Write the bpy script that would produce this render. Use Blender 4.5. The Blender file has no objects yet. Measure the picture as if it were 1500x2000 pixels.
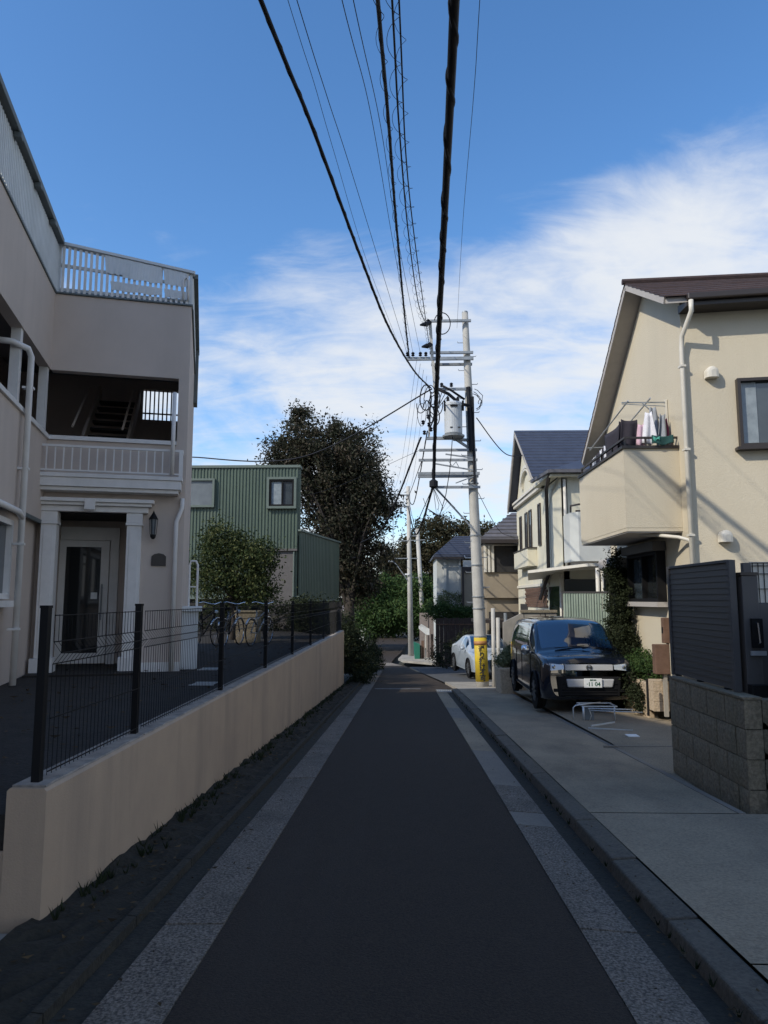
import bpy, bmesh, math, random
import numpy as np
from mathutils import Vector, Matrix
R = math.radians
random.seed(7); rng = np.random.default_rng(7)
sc = bpy.context.scene
# ---------------------------------------------------------------- camera
cam = bpy.data.cameras.new('camera'); co = bpy.data.objects.new('camera', cam)
sc.collection.objects.link(co); sc.camera = co
cam.sensor_fit = 'VERTICAL'; cam.sensor_height = 36; cam.sensor_width = 27; cam.lens = 36*1400/2000
cam.clip_start = .05; cam.clip_end = 3000
co.location = (0, 0, 1.5); co.rotation_euler = (R(90+6.92), 0, R(1.543))
sc.render.resolution_x = 768; sc.render.resolution_y = 1024
# ---------------------------------------------------------------- light
SUN = Vector((-1.4, -1.0, 1.3)).normalized()
sl = bpy.data.lights.new('sun', 'SUN'); so = bpy.data.objects.new('sun', sl); sc.collection.objects.link(so)
sl.energy = 2.45; sl.angle = R(.7); sl.color = (1, .93, .80)
so.location = (-20, -20, 30); so.rotation_euler = SUN.to_track_quat('Z', 'Y').to_euler()
sc.view_settings.view_transform = 'Standard'; sc.view_settings.look = 'None'
sc.view_settings.gamma = 1; sc.view_settings.use_curve_mapping = False
sc.view_settings.exposure = 0.58
world = bpy.data.worlds.new('World'); sc.world = world; world.use_nodes = True
nt = world.node_tree; nt.nodes.clear(); N = nt.nodes.new; L = nt.links.new
def mth(op, a, b=None, clamp=False, tree=None):
    n = (tree or nt).nodes.new('ShaderNodeMath'); n.operation = op; n.use_clamp = clamp
    for i, v in enumerate((a, b)):
        if v is None: continue
        if isinstance(v, (int, float)): n.inputs[i].default_value = v
        else: (tree or nt).links.new(v, n.inputs[i])
    return n.outputs[0]
sky = N('ShaderNodeTexSky'); sky.sky_type = 'NISHITA'; sky.sun_disc = False
sky.sun_elevation = math.asin(SUN.z); sky.sun_rotation = math.atan2(SUN.x, SUN.y)
sky.air_density = 1.0; sky.dust_density = .6; sky.ozone_density = 4.0; sky.altitude = 50
tc = N('ShaderNodeTexCoord'); sep = N('ShaderNodeSeparateXYZ'); L(tc.outputs['Generated'], sep.inputs[0])
zz = mth('MAXIMUM', sep.outputs[2], .02); den = mth('ADD', zz, .30)
cx = mth('DIVIDE', sep.outputs[0], den); cyy = mth('DIVIDE', sep.outputs[1], den)
comb = N('ShaderNodeCombineXYZ'); L(cx, comb.inputs[0]); L(cyy, comb.inputs[1])
def noise(vec, scale, detail, rough, rot=0, st=(1, 1, 1), loc=(0, 0, 0), dist=0):
    mp = N('ShaderNodeMapping'); L(vec, mp.inputs[0]); mp.inputs['Rotation'].default_value = (0, 0, rot)
    mp.inputs['Scale'].default_value = st; mp.inputs['Location'].default_value = loc
    n = N('ShaderNodeTexNoise'); L(mp.outputs[0], n.inputs['Vector']); n.inputs['Scale'].default_value = scale
    n.inputs['Detail'].default_value = detail; n.inputs['Roughness'].default_value = rough
    n.inputs['Distortion'].default_value = dist
    return n.outputs['Fac']
n1 = noise(comb.outputs[0], 2.1, 10, .56, R(-40), (.75, 1.15, 1), (8.3, 4.2, 0), .5)
n2 = noise(comb.outputs[0], 7.5, 9, .62, R(-40), (.6, 1.5, 1), (0, 7, 0), .9)
dens = mth('ADD', mth('MULTIPLY', n1, .74), mth('MULTIPLY', n2, .26))
# a broad bank of high cloud low in the sky, climbing towards the east
low = N('ShaderNodeMapRange'); low.interpolation_type = 'SMOOTHSTEP'
elev = mth('SUBTRACT', sep.outputs[2], mth('MULTIPLY', sep.outputs[0], .22))
L(elev, low.inputs[0]); low.inputs[1].default_value = .56; low.inputs[2].default_value = .34
low.inputs[3].default_value = -.20; low.inputs[4].default_value = .11
dens = mth('ADD', dens, low.outputs[0])
cr = N('ShaderNodeMapRange'); cr.interpolation_type = 'SMOOTHSTEP'; L(dens, cr.inputs[0])
cr.inputs[1].default_value = .40; cr.inputs[2].default_value = .70; cr.inputs[3].default_value = 0; cr.inputs[4].default_value = .95
mix = N('ShaderNodeMix'); mix.data_type = 'RGBA'; L(cr.outputs[0], mix.inputs[0])
hs = N('ShaderNodeHueSaturation'); L(sky.outputs[0], hs.inputs['Color']); hs.inputs['Saturation'].default_value = 1.16
L(hs.outputs[0], mix.inputs[6]); mix.inputs[7].default_value = (3.7, 3.85, 4.05, 1)
bg = N('ShaderNodeBackground'); bg.inputs[1].default_value = .15
L(mix.outputs[2], bg.inputs[0]); wo = N('ShaderNodeOutputWorld'); L(bg.outputs[0], wo.inputs[0])

# ---------------------------------------------------------------- materials
def mat(name, col, rough=.8, col2=None, ns=6., amt=.5, bump=0., bs=60., metal=0., streak=None, spec=.5, fine=0., trans=0., coat=0.):
    m = bpy.data.materials.new(name); m.use_nodes = True; t = m.node_tree; b = t.nodes['Principled BSDF']
    b.inputs['Roughness'].default_value = rough; b.inputs['Metallic'].default_value = metal
    b.inputs['Specular IOR Level'].default_value = spec
    if trans: b.inputs['Transmission Weight'].default_value = trans
    if coat: b.inputs['Coat Weight'].default_value = coat; b.inputs['Coat Roughness'].default_value = .04
    g = t.nodes.new('ShaderNodeNewGeometry'); pos = g.outputs['Position']
    def nz(sc_, det=5, st=None):
        v = pos
        if st:
            mp = t.nodes.new('ShaderNodeMapping'); t.links.new(pos, mp.inputs[0]); mp.inputs['Scale'].default_value = st; v = mp.outputs[0]
        n = t.nodes.new('ShaderNodeTexNoise'); n.inputs['Scale'].default_value = sc_; n.inputs['Detail'].default_value = det
        n.inputs['Roughness'].default_value = .65; t.links.new(v, n.inputs['Vector']); return n.outputs['Fac']
    def ramp(f, a, c):
        r = t.nodes.new('ShaderNodeMapRange'); t.links.new(f, r.inputs[0]); r.inputs[1].default_value = a; r.inputs[2].default_value = c; return r.outputs[0]
    def mx(f, a, c2):
        x = t.nodes.new('ShaderNodeMix'); x.data_type = 'RGBA'; t.links.new(f, x.inputs[0])
        for k, v in ((6, a), (7, c2)):
            if isinstance(v, tuple): x.inputs[k].default_value = v+(1,)
            else: t.links.new(v, x.inputs[k])
        return x.outputs[2]
    cur = tuple(col)
    if col2 is None and amt: col2 = tuple(c*(1-.35*amt) for c in col)
    if col2: cur = mx(ramp(nz(ns), .35, .7), cur, tuple(col2))
    if fine:
        lo = tuple(c*(1-fine) for c in col); hi = tuple(min(1, c*(1+fine*1.5)) for c in col)
        f = mx(ramp(nz(bs*.8, 2), .35, .65), lo, hi)
        x = t.nodes.new('ShaderNodeMix'); x.data_type = 'RGBA'; x.inputs[0].default_value = .55
        if isinstance(cur, tuple): x.inputs[6].default_value = cur+(1,)
        else: t.links.new(cur, x.inputs[6])
        t.links.new(f, x.inputs[7]); cur = x.outputs[2]
    if streak:
        cur = mx(mth('MULTIPLY', ramp(nz(streak[1], 6, streak[3] if len(streak) > 3 else (1, 1, .12)), .5, .75), streak[2], tree=t), cur, tuple(streak[0]))
    if isinstance(cur, tuple): b.inputs['Base Color'].default_value = cur+(1,)
    else: t.links.new(cur, b.inputs['Base Color'])
    if bump:
        bn = t.nodes.new('ShaderNodeBump'); bn.inputs['Strength'].default_value = bump; bn.inputs['Distance'].default_value = .012
        t.links.new(nz(bs, 4), bn.inputs['Height']); t.links.new(bn.outputs[0], b.inputs['Normal'])
    return m
def leafmat(name, a, b_, c):
    m = bpy.data.materials.new(name); m.use_nodes = True; t = m.node_tree; b = t.nodes['Principled BSDF']
    g = t.nodes.new('ShaderNodeNewGeometry'); cr = t.nodes.new('ShaderNodeValToRGB')
    n = t.nodes.new('ShaderNodeTexNoise'); n.inputs['Scale'].default_value = .9; t.links.new(g.outputs['Position'], n.inputs['Vector'])
    ad = mth('ADD', mth('MULTIPLY', g.outputs['Random Per Island'], .55, tree=t), mth('MULTIPLY', n.outputs['Fac'], .5, tree=t), tree=t)
    t.links.new(ad, cr.inputs[0]); e = cr.color_ramp.elements
    e[0].position = .2; e[0].color = a+(1,); e[1].position = .85; e[1].color = c+(1,); x = e.new(.5); x.color = b_+(1,)
    t.links.new(cr.outputs[0], b.inputs['Base Color']); b.inputs['Roughness'].default_value = .75
    b.inputs['Specular IOR Level'].default_value = .15
    tr = t.nodes.new('ShaderNodeBsdfTranslucent'); t.links.new(cr.outputs[0], tr.inputs[0])
    ms = t.nodes.new('ShaderNodeMixShader'); ms.inputs[0].default_value = .22
    t.links.new(b.outputs[0], ms.inputs[1]); t.links.new(tr.outputs[0], ms.inputs[2]); t.links.new(ms.outputs[0], t.nodes['Material Output'].inputs[0])
    return m
M = {}
M['asphalt'] = mat('asphalt', (.038, .0275, .020), .85, (.026, .019, .014), 6, .6, .6, 90, fine=.45, spec=.3, streak=((.055, .045, .036), 1.6, .45, (1, .07, 1)))
M['asphalt_old'] = mat('asphalt_old', (.085, .087, .09), .85, (.05, .052, .055), 2, .6, .5, 70, fine=.35, spec=.3)
M['gutter'] = mat('gutter_concrete', (.175, .145, .115), .9, (.065, .054, .044), 3.2, .9, 1., 85, fine=1.0, streak=((.035, .032, .024), 1.3, .6))
M['gutter_pale'] = mat('gutter_pale', (.215, .185, .15), .85, (.14, .12, .10), 3, .5, .4, 60, fine=.15)
M['kerb'] = mat('kerb_concrete', (.115, .098, .075), .9, (.055, .05, .04), 3, .8, .7, 50, fine=.3)
M['slab'] = mat('slab_concrete', (.31, .243, .162), .88, (.125, .102, .074), 1.3, .8, .4, 60, fine=.25, streak=((.10, .085, .065), .7, .8, (1, .45, 1)))
M['lot'] = mat('driveway_concrete', (.235, .19, .13), .88, (.095, .08, .058), 1.5, .8, .5, 60, fine=.3)
M['mosskerb'] = mat('mossy_kerb', (.032, .028, .020), .95, (.013, .013, .008), 5, .8, .9, 40, fine=.4)
M['soil'] = mat('soil', (.020, .017, .011), .95, (.010, .0105, .007), 8, .8, 1, 40, fine=.5)
M['ground'] = mat('ground', (.06, .06, .05), .95, (.04, .045, .035), .6, .8, .6, 30)
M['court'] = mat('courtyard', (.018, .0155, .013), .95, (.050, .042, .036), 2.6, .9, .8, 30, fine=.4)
M['peach'] = mat('peach_render', (.49, .36, .25), .85, (.42, .31, .22), 1.4, .6, .25, 90, streak=((.24, .19, .15), 1.7, .6))
M['peach_top'] = mat('worn_top', (.42, .36, .30), .9, (.20, .18, .16), 9, .9, .6, 60)
M['iron'] = mat('black_iron', (.008, .008, .009), .65, amt=.3, spec=.25)
M['taupe'] = mat('taupe_render', (.59, .50, .435), .88, (.53, .45, .39), .9, .5, .2, 120, streak=((.40, .345, .30), 1.1, .45))
M['white'] = mat('white_trim', (.76, .73, .70), .6, (.66, .64, .61), 4, .5)
M['whitefence'] = mat('white_panel', (.66, .68, .68), .6, (.55, .57, .57), 2, .5)
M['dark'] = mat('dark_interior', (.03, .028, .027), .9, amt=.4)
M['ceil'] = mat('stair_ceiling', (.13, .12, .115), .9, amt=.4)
M['fascia'] = mat('grey_green_flashing', (.12, .14, .14), .6, amt=.5)
M['glass'] = mat('dark_glass', (.015, .018, .020), .05, amt=0, spec=.8)
M['glassblue'] = mat('window_glass', (.05, .065, .075), .06, (.03, .04, .05), 2, .5, spec=1.)
M['frost'] = mat('frosted_glass', (.17, .19, .20), .25, (.12, .135, .15), 2, .4)
M['curtain'] = mat('curtain_behind_glass', (.28, .32, .34), .35, (.18, .21, .23), 6, .5)
M['green'] = mat('green_metal', (.095, .130, .095), .5, (.075, .105, .08), .7, .6, metal=.1, streak=((.16, .18, .13), 1.0, .5))
M['greenframe'] = mat('green_frame', (.13, .165, .14), .6, amt=.4)
M['cream'] = mat('cream_render', (.585, .52, .395), .85, (.555, .49, .37), .8, .5, .55, 42, streak=((.48, .43, .33), 1.2, .35))
M['cream2'] = mat('pale_cream_render', (.66, .61, .46), .85, (.54, .52, .43), .9, .5, .3, 60, streak=((.4, .39, .33), 1.3, .35))
M['creamtrim'] = mat('cream_trim', (.66, .62, .53), .5, amt=.3)
M['soffit'] = mat('soffit_boards', (.42, .39, .36), .8, amt=.3)
M['brownroof'] = mat('brown_tile', (.060, .035, .030), .75, (.035, .022, .022), 6, .6, .5, 30)
M['brown'] = mat('brown_metal', (.035, .027, .024), .45, amt=.3)
M['blueroof'] = mat('slate_blue_tile', (.050, .060, .090), .6, (.035, .042, .065), 3, .6, .4, 30)
M['greyroof'] = mat('grey_slate_tile', (.13, .125, .14), .7, (.09, .09, .10), 3, .6, .4, 30)
M['block'] = mat('grey_block', (.23, .19, .13), .92, (.15, .125, .085), 4, .8, 1., 38, fine=.35, streak=((.11, .12, .05), 1.1, .4))
M['tanblock'] = mat('tan_block', (.46, .36, .25), .9, (.33, .26, .18), 6, .8, .8, 35, fine=.25)
M['rawconc'] = mat('raw_concrete', (.36, .33, .28), .9, (.24, .22, .19), 1.5, .7, .4, 45, streak=((.15, .14, .12), 1.2, .5))
M['slat'] = mat('charcoal_slat', (.055, .050, .050), .5, amt=.3)
M['gatepost'] = mat('charcoal_post', (.085, .08, .078), .6, amt=.3)
M['pole'] = mat('pole_concrete', (.50, .48, .43), .85, (.40, .385, .35), 2, .6, .3, 50, streak=((.16, .155, .14), 2., .5))
M['steel'] = mat('galvanised', (.34, .36, .37), .5, (.22, .24, .25), 5, .6, metal=.4)
M['trafo'] = mat('transformer_grey', (.50, .52, .53), .5, (.42, .44, .45), 3, .5)
M['cable'] = mat('black_cable', (.008, .009, .014), .7, amt=.3, spec=.3)
M['yellow'] = mat('yellow_band', (.62, .44, .02), .6, (.48, .34, .03), 5, .5)
M['ink'] = mat('black_ink', (.02, .02, .02), .6, amt=0)
M['redband'] = mat('faded_red_stripe', (.42, .19, .06), .6, amt=.4)
M['carblack'] = mat('dark_navy_paint', (.006, .009, .018), .18, amt=0, coat=.9, spec=.6)
M['carwhite'] = mat('white_paint', (.36, .41, .46), .25, amt=0, coat=.8)
M['carglass'] = mat('car_glass', (.010, .018, .030), .03, amt=0, spec=1., coat=.6)
_g = M['carglass'].node_tree.nodes['Principled BSDF']; _g.inputs['IOR'].default_value = 1.85; _g.inputs['Base Color'].default_value = (.008, .03, .07, 1)
M['plastic'] = mat('black_plastic', (.007, .007, .008), .7, amt=.3, spec=.2)
M['chrome'] = mat('satin_chrome', (.62, .64, .66), .22, amt=.2, metal=.9)
M['silver'] = mat('silver_garnish', (.42, .42, .42), .35, amt=.2)
M['lens'] = mat('lamp_lens', (.50, .55, .60), .08, amt=.2, spec=1., coat=1.)
M['tyre'] = mat('tyre_rubber', (.015, .015, .015), .85, amt=.3)
M['rim'] = mat('alloy', (.28, .29, .30), .35, amt=.2, metal=.8)
M['platewhite'] = mat('plate_white', (.75, .76, .74), .5, amt=.1)
M['plategreen'] = mat('plate_green', (.02, .10, .05), .5, amt=0)
M['bark'] = mat('bark', (.055, .045, .038), .95, (.03, .025, .022), 9, .8, 1, 25)
M['leafdark'] = leafmat('dark_leaves', (.020, .026, .015), (.044, .046, .028), (.100, .080, .060))
M['leafgreen'] = leafmat('green_leaves', (.022, .045, .016), (.045, .085, .026), (.09, .13, .04))
M['leafcitrus'] = leafmat('speckled_leaves', (.018, .032, .012), (.04, .06, .02), (.14, .15, .06))
M['leafolive'] = leafmat('olive_leaves', (.025, .032, .016), (.055, .050, .026), (.085, .07, .04))
M['leafivy'] = leafmat('ivy_leaves', (.012, .018, .009), (.024, .032, .014), (.05, .06, .03))
M['leafpale'] = leafmat('pale_leaves', (.08, .10, .05), (.14, .16, .08), (.22, .23, .13))
M['litter'] = leafmat('fallen_leaves', (.03, .022, .012), (.06, .04, .02), (.15, .10, .05))
M['brownwood'] = mat('brown_wood', (.15, .085, .055), .8, (.10, .055, .035), 8, .7, .3, 40)
M['redwood'] = mat('red_brown_board', (.055, .035, .028), .85, (.035, .024, .02), 5, .6)
M['beige'] = mat('beige_wall', (.30, .25, .18), .9, (.24, .20, .15), 1.5, .5)
M['greywhite'] = mat('grey_white_wall', (.50, .51, .48), .88, (.42, .43, .41), 1.2, .5, .2, 50)
M['pink'] = mat('pink_roof', (.24, .20, .18), .85, amt=.5)
M['polycarb'] = mat('pale_green_panel', (.33, .40, .33), .55, (.24, .30, .25), 1.6, .7, streak=((.50, .55, .46), 2.5, .5))
M['bin'] = mat('green_plastic', (.02, .16, .11), .5, amt=.3)
M['sign'] = mat('sign_white', (.78, .78, .76), .6, amt=.2)
M['alu'] = mat('aluminium', (.55, .57, .58), .4, amt=.3, metal=.5)
def cloth(n, c): return mat(n, c, .95, amt=.5, ns=20)
M['c_black'] = cloth('dark_cloth', (.035, .03, .04)); M['c_grey'] = cloth('grey_cloth', (.30, .32, .35)); M['c_white'] = cloth('white_cloth', (.70, .70, .74))
M['c_teal'] = cloth('teal_cloth', (.02, .075, .07)); M['c_pink'] = cloth('pink_cloth', (.62, .42, .50)); M['c_wine'] = cloth('wine_cloth', (.16, .03, .07))

# ---------------------------------------------------------------- mesh tools
class MB:
    def __init__(s): s.v = []; s.f = []; s.smooth = False
    def add(s, vs, fs):
        o = len(s.v); s.v += [tuple(v) for v in vs]; s.f += [tuple(i+o for i in f) for f in fs]; return s
    def box(s, x0, x1, y0, y1, z0, z1):
        return s.add([(x, y, z) for z in (z0, z1) for y in (y0, y1) for x in (x0, x1)],
                     [(0, 2, 3, 1), (4, 5, 7, 6), (0, 1, 5, 4), (2, 6, 7, 3), (0, 4, 6, 2), (1, 3, 7, 5)])
    def hexa(s, pts):  # 8 points, bottom ring 4 + top ring 4
        return s.add(pts, [(3, 2, 1, 0), (4, 5, 6, 7), (0, 1, 5, 4), (1, 2, 6, 5), (2, 3, 7, 6), (3, 0, 4, 7)])
    def poly(s, pts, d):  # planar polygon extruded by vector d
        n = len(pts); d = Vector(d); q = [Vector(p) for p in pts]
        return s.add(q+[p+d for p in q], [tuple(range(n))[::-1], tuple(range(n, 2*n))]+[(i, (i+1) % n, (i+1) % n+n, i+n) for i in range(n)])
    def beam(s, a, b, w, h=None, up=(0, 0, 1)):
        a = Vector(a); b = Vector(b); h = h or w; d = (b-a).normalized(); u = Vector(up)
        if abs(d.dot(u)) > .98: u = Vector((0, 1, 0))
        x = d.cross(u).normalized()*w/2; y = x.cross(d).normalized()*h/2
        return s.hexa([a-x-y, a+x-y, a+x+y, a-x+y, b-x-y, b+x-y, b+x+y, b-x+y])
    def tube(s, pts, r, n=8, caps=True):
        P = [Vector(p) for p in pts]; k = len(P); rr = r if hasattr(r, '__len__') else [r]*k
        o = len(s.v); ref = None
        for i, p in enumerate(P):
            d = (P[min(i+1, k-1)]-P[max(i-1, 0)])
            d = d.normalized() if d.length > 1e-9 else Vector((0, 0, 1))
            if ref is None: ref = Vector((0, 0, 1)) if abs(d.z) < .9 else Vector((1, 0, 0))
            x = d.cross(ref).normalized(); y = x.cross(d); ref = y if y.length > .1 else ref
            for j in range(n):
                a = 2*math.pi*j/n; s.v.append(tuple(p+(x*math.cos(a)+y*math.sin(a))*rr[i]))
        for i in range(k-1):
            for j in range(n):
                s.f.append((o+i*n+j, o+i*n+(j+1) % n, o+(i+1)*n+(j+1) % n, o+(i+1)*n+j))
        if caps: s.f.append(tuple(o+j for j in range(n))[::-1]); s.f.append(tuple(o+(k-1)*n+j for j in range(n)))
        return s
    def lathe(s, c, prof, n=20):  # profile [(r,z)] about vertical axis at c
        return s.tube([(c[0], c[1], c[2]+z) for r, z in prof], [max(r, 1e-4) for r, z in prof], n)
    def corr(s, a, b, z0, z1, pitch, depth, nrm, ztop2=None):
        # trapezoid-profile sheet from a to b (xy); nrm outward
        a = Vector((a[0], a[1], 0)); b = Vector((b[0], b[1], 0)); Ln = (b-a).length; u = (b-a)/Ln; nv = Vector((nrm[0], nrm[1], 0)).normalized()
        zt2 = z1 if ztop2 is None else ztop2; P = []; n = max(2, int(Ln/pitch)); st = Ln/n
        for i in range(n):
            for f, dd in ((0, 0), (.3, 0), (.42, 1), (.78, 1), (.9, 0)): P.append((i*st+f*st, dd*depth))
        P.append((Ln, 0)); o = len(s.v)
        for t, dd in P:
            p = a+u*t+nv*dd; s.v.append((p.x, p.y, z0)); s.v.append((p.x, p.y, z1+(zt2-z1)*t/Ln))
        for i in range(len(P)-1): s.f.append((o+2*i, o+2*i+2, o+2*i+3, o+2*i+1))
        return s
WORLD = {}
def setp(o, label=None, cat=None, group=None, kind=None):
    if label: o['label'] = label
    if cat: o['category'] = cat
    if group: o['group'] = group
    if kind: o['kind'] = kind
    return o
def empty(name, loc, label, cat, group=None, rz=0, local=False):
    o = bpy.data.objects.new(name, None); sc.collection.objects.link(o); o.location = loc; o.rotation_euler = (0, 0, rz); o.empty_display_size = .3
    WORLD[o.name] = Vector((0, 0, 0)) if local else Vector(loc)
    return setp(o, label, cat, group)
def mesh_of(name, mb, m, off=None, smooth=False):
    me = bpy.data.meshes.new(name); off = off or Vector((0, 0, 0))
    me.from_pydata([(v[0]-off.x, v[1]-off.y, v[2]-off.z) for v in mb.v], [], mb.f)
    ms = m if isinstance(m, list) else [m]
    for q in ms: me.materials.append(M[q] if isinstance(q, str) else q)
    if smooth or mb.smooth: me.shade_smooth()
    me.update(); return me
def part(name, mb, m, parent=None, smooth=False, label=None, kind=None, bevel=0):
    off = WORLD.get(parent.name, Vector((0, 0, 0))) if parent else Vector((0, 0, 0))
    o = bpy.data.objects.new(name, mesh_of(name, mb, m, off, smooth)); sc.collection.objects.link(o)
    if parent: o.parent = parent; WORLD[o.name] = off.copy()
    if bevel:
        bv = o.modifiers.new('bevel', 'BEVEL'); bv.width = bevel; bv.segments = 2; bv.limit_method = 'ANGLE'; bv.angle_limit = R(40)
    return setp(o, label, kind=kind)
def thing(name, mb, m, label, cat, group=None, kind=None, smooth=False, bevel=0):
    cx_ = Vector(tuple(np.mean(np.array(mb.v), axis=0))); cx_.z = min(v[2] for v in mb.v)
    o = bpy.data.objects.new(name, mesh_of(name, mb, m, cx_, smooth)); sc.collection.objects.link(o); o.location = cx_
    WORLD[o.name] = cx_
    if bevel:
        bv = o.modifiers.new('bevel', 'BEVEL'); bv.width = bevel; bv.segments = 2; bv.limit_method = 'ANGLE'
    return setp(o, label, cat, group, kind)
def struct(name, mb, m, smooth=False):
    o = bpy.data.objects.new(name, mesh_of(name, mb, m, None, smooth)); sc.collection.objects.link(o); o['kind'] = 'structure'; WORLD[o.name] = Vector((0, 0, 0)); return o
def piece(name, me, parent, loc, rot=(0, 0, 0), scale=(1, 1, 1)):  # alike pieces sharing one mesh; loc in world if parent is world-type
    o = bpy.data.objects.new(name, me); sc.collection.objects.link(o); o.parent = parent
    o.location = Vector(loc)-WORLD[parent.name]; o.rotation_euler = rot; o.scale = scale; WORLD[o.name] = Vector(loc); return o
def copy_tree(o, parent=None):
    c = o.copy(); sc.collection.objects.link(c); c.parent = parent
    for ch in list(o.children): copy_tree(ch, c)
    return c
class Fr:  # a wall frame: origin, direction along wall, outward normal
    def __init__(s, o, u, n): s.o = Vector((o[0], o[1], 0)); s.u = Vector((u[0], u[1], 0)).normalized(); s.n = Vector((n[0], n[1], 0)).normalized()
    def P(s, u, n, z): p = s.o+s.u*u+s.n*n; return Vector((p.x, p.y, z))
    def box(s, mb, u0, u1, n0, n1, z0, z1):
        return mb.hexa([s.P(u0, n0, z0), s.P(u1, n0, z0), s.P(u1, n1, z0), s.P(u0, n1, z0), s.P(u0, n0, z1), s.P(u1, n0, z1), s.P(u1, n1, z1), s.P(u0, n1, z1)])
def window(parent, F, u0, u1, z0, z1, fm, gm, fw=.05, n0=.004, n1=.06, mull=(), trans=(), label=None, pane_n=.02):
    b = MB()
    F.box(b, u0, u0+fw, n0, n1, z0, z1); F.box(b, u1-fw, u1, n0, n1, z0, z1)
    F.box(b, u0+fw, u1-fw, n0, n1, z0, z0+fw); F.box(b, u0+fw, u1-fw, n0, n1, z1-fw, z1)
    for m in mull: F.box(b, m-fw*.4, m+fw*.4, n0, n1-.008, z0+fw, z1-fw)
    for z in trans: F.box(b, u0+fw, u1-fw, n0, n1-.012, z-fw*.35, z+fw*.35)
    w = part('window', b, fm, parent, label=label)
    cuts = [u0+fw]+[m for m in mull]+[u1-fw]
    for i in range(len(cuts)-1):
        q = MB(); g = fw*.4 if mull else 0
        F.box(q, cuts[i]+(g if i else 0), cuts[i+1]-(g if i < len(cuts)-2 else 0), pane_n-.008, pane_n+.004*(i % 2), z0+fw, z1-fw)
        part('pane', q, gm if isinstance(gm, str) else gm[i % len(gm)], w)
    return w
# ground profile
def G(y):
    if y < 42: return -.0525*y
    t = min(1, (y-42)/16.); return -.0525*42-.0525*16*(t-t*t/2)
def strip(mb, xs0, xs1, ys, dz0=0., dz1=None, th=None):
    # sheet following the road slope; xs may be callables of y
    dz1 = dz0 if dz1 is None else dz1; o = len(mb.v); f0 = xs0 if callable(xs0) else (lambda y: xs0); f1 = xs1 if callable(xs1) else (lambda y: xs1)
    for y in ys: mb.v.append((f0(y), y, G(y)+dz0)); mb.v.append((f1(y), y, G(y)+dz1))
    for i in range(len(ys)-1): mb.f.append((o+2*i, o+2*i+1, o+2*i+3, o+2*i+2))
    return mb
YS = [float(y) for y in np.linspace(-8, 48, 57)]
#@@GROUND
# ================================================================ setting
g = MB(); gx = [-400, -60, -20, -8, 8, 20, 60, 400]; gy = [-200, -30, -10, 0, 10, 20, 30, 42, 46, 50, 54, 58, 80, 150, 900]
for y in gy:
    for x in gx: g.v.append((x, y, G(max(y, -30))-.30))
for j in range(len(gy)-1):
    for i in range(len(gx)-1): a = j*len(gx)+i; g.f.append((a, a+1, a+1+len(gx), a+len(gx)))
struct('ground', g, 'ground')
def lerpf(T):
    def f(y):
        for (a, b), (c, d) in zip(T, T[1:]):
            if y <= c: return b+(d-b)*(y-a)/(c-a) if y >= a else b
        return T[-1][1]
    return f
YF = [float(y) for y in np.linspace(-8, 84, 93)]
redge = lerpf([(-8, .91), (20.9, .91), (21.5, 1.5), (25, 1.28), (33, .55), (39, .06), (44, -.75), (50, -.62), (58, -.1), (70, .4), (84, .8)])
ledge = lerpf([(-8, -.95), (34, -.95), (40, -2.3), (50, -2.6), (84, -4.6)])
struct('road', strip(MB(), ledge, redge, YF, 0), 'asphalt')
struct('side_street', strip(MB(), lambda y: redge(y)+.12, 9., [24, 26, 28, 30, 32, 34, 36, 38], -.012), 'asphalt_old')
# pale mottled stripe across the road
struct('road_stripe', strip(MB(), -.85, .5, [21.55, 21.75], .005), mat('stripe_grey', (.30, .30, .30), .8, (.10, .10, .10), 14, .5))
struct('sunlit_sheet', strip(MB(), lambda y: ledge(y)+.1, lambda y: redge(y)-.1, [39.2, 41, 43.6], .005), 'gutter_pale')  # sunlit stretch of lane put in as a paler sheet
gut = struct('gutter', strip(MB(), -1.42, -.95, YS[:46], -.012).add([], []), 'mosskerb')
strip_r = struct('gutter_bed', strip(MB(), .91, 1.37, YS[:30], -.022), 'mosskerb')
def slabs(parent, x0, x1, z0, z1, cuts, mats):
    for i in range(len(cuts)-1):
        y0, y1 = cuts[i]+.006, cuts[i+1]-.006; b = MB(); e = rng.uniform(-.003, .003)
        a = [(x0, y0, G(y0)+z0+e), (x1, y0, G(y0)+z1+e), (x1, y1, G(y1)+z1+e), (x0, y1, G(y1)+z0+e)]
        b.hexa([(p[0], p[1], p[2]-.08) for p in a]+a)
        part('gutter_slab', b, mats[i], parent)
slabs(gut, -1.27, -.955, .0, .006, [-6+2*i for i in range(21)], ['gutter']*20)

cr_ = [-6, -4, -2, 0, 2, 4, 6.1, 6.56, 7.7, 10, 12, 14, 16, 18, 20.6]
slabs(strip_r, .915, 1.215, .006, -.014, cr_, ['gutter']*6+['gutter_pale', 'gutter', 'gutter_pale', 'slab', 'slab', 'gutter_pale', 'slab', 'slab'])
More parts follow.
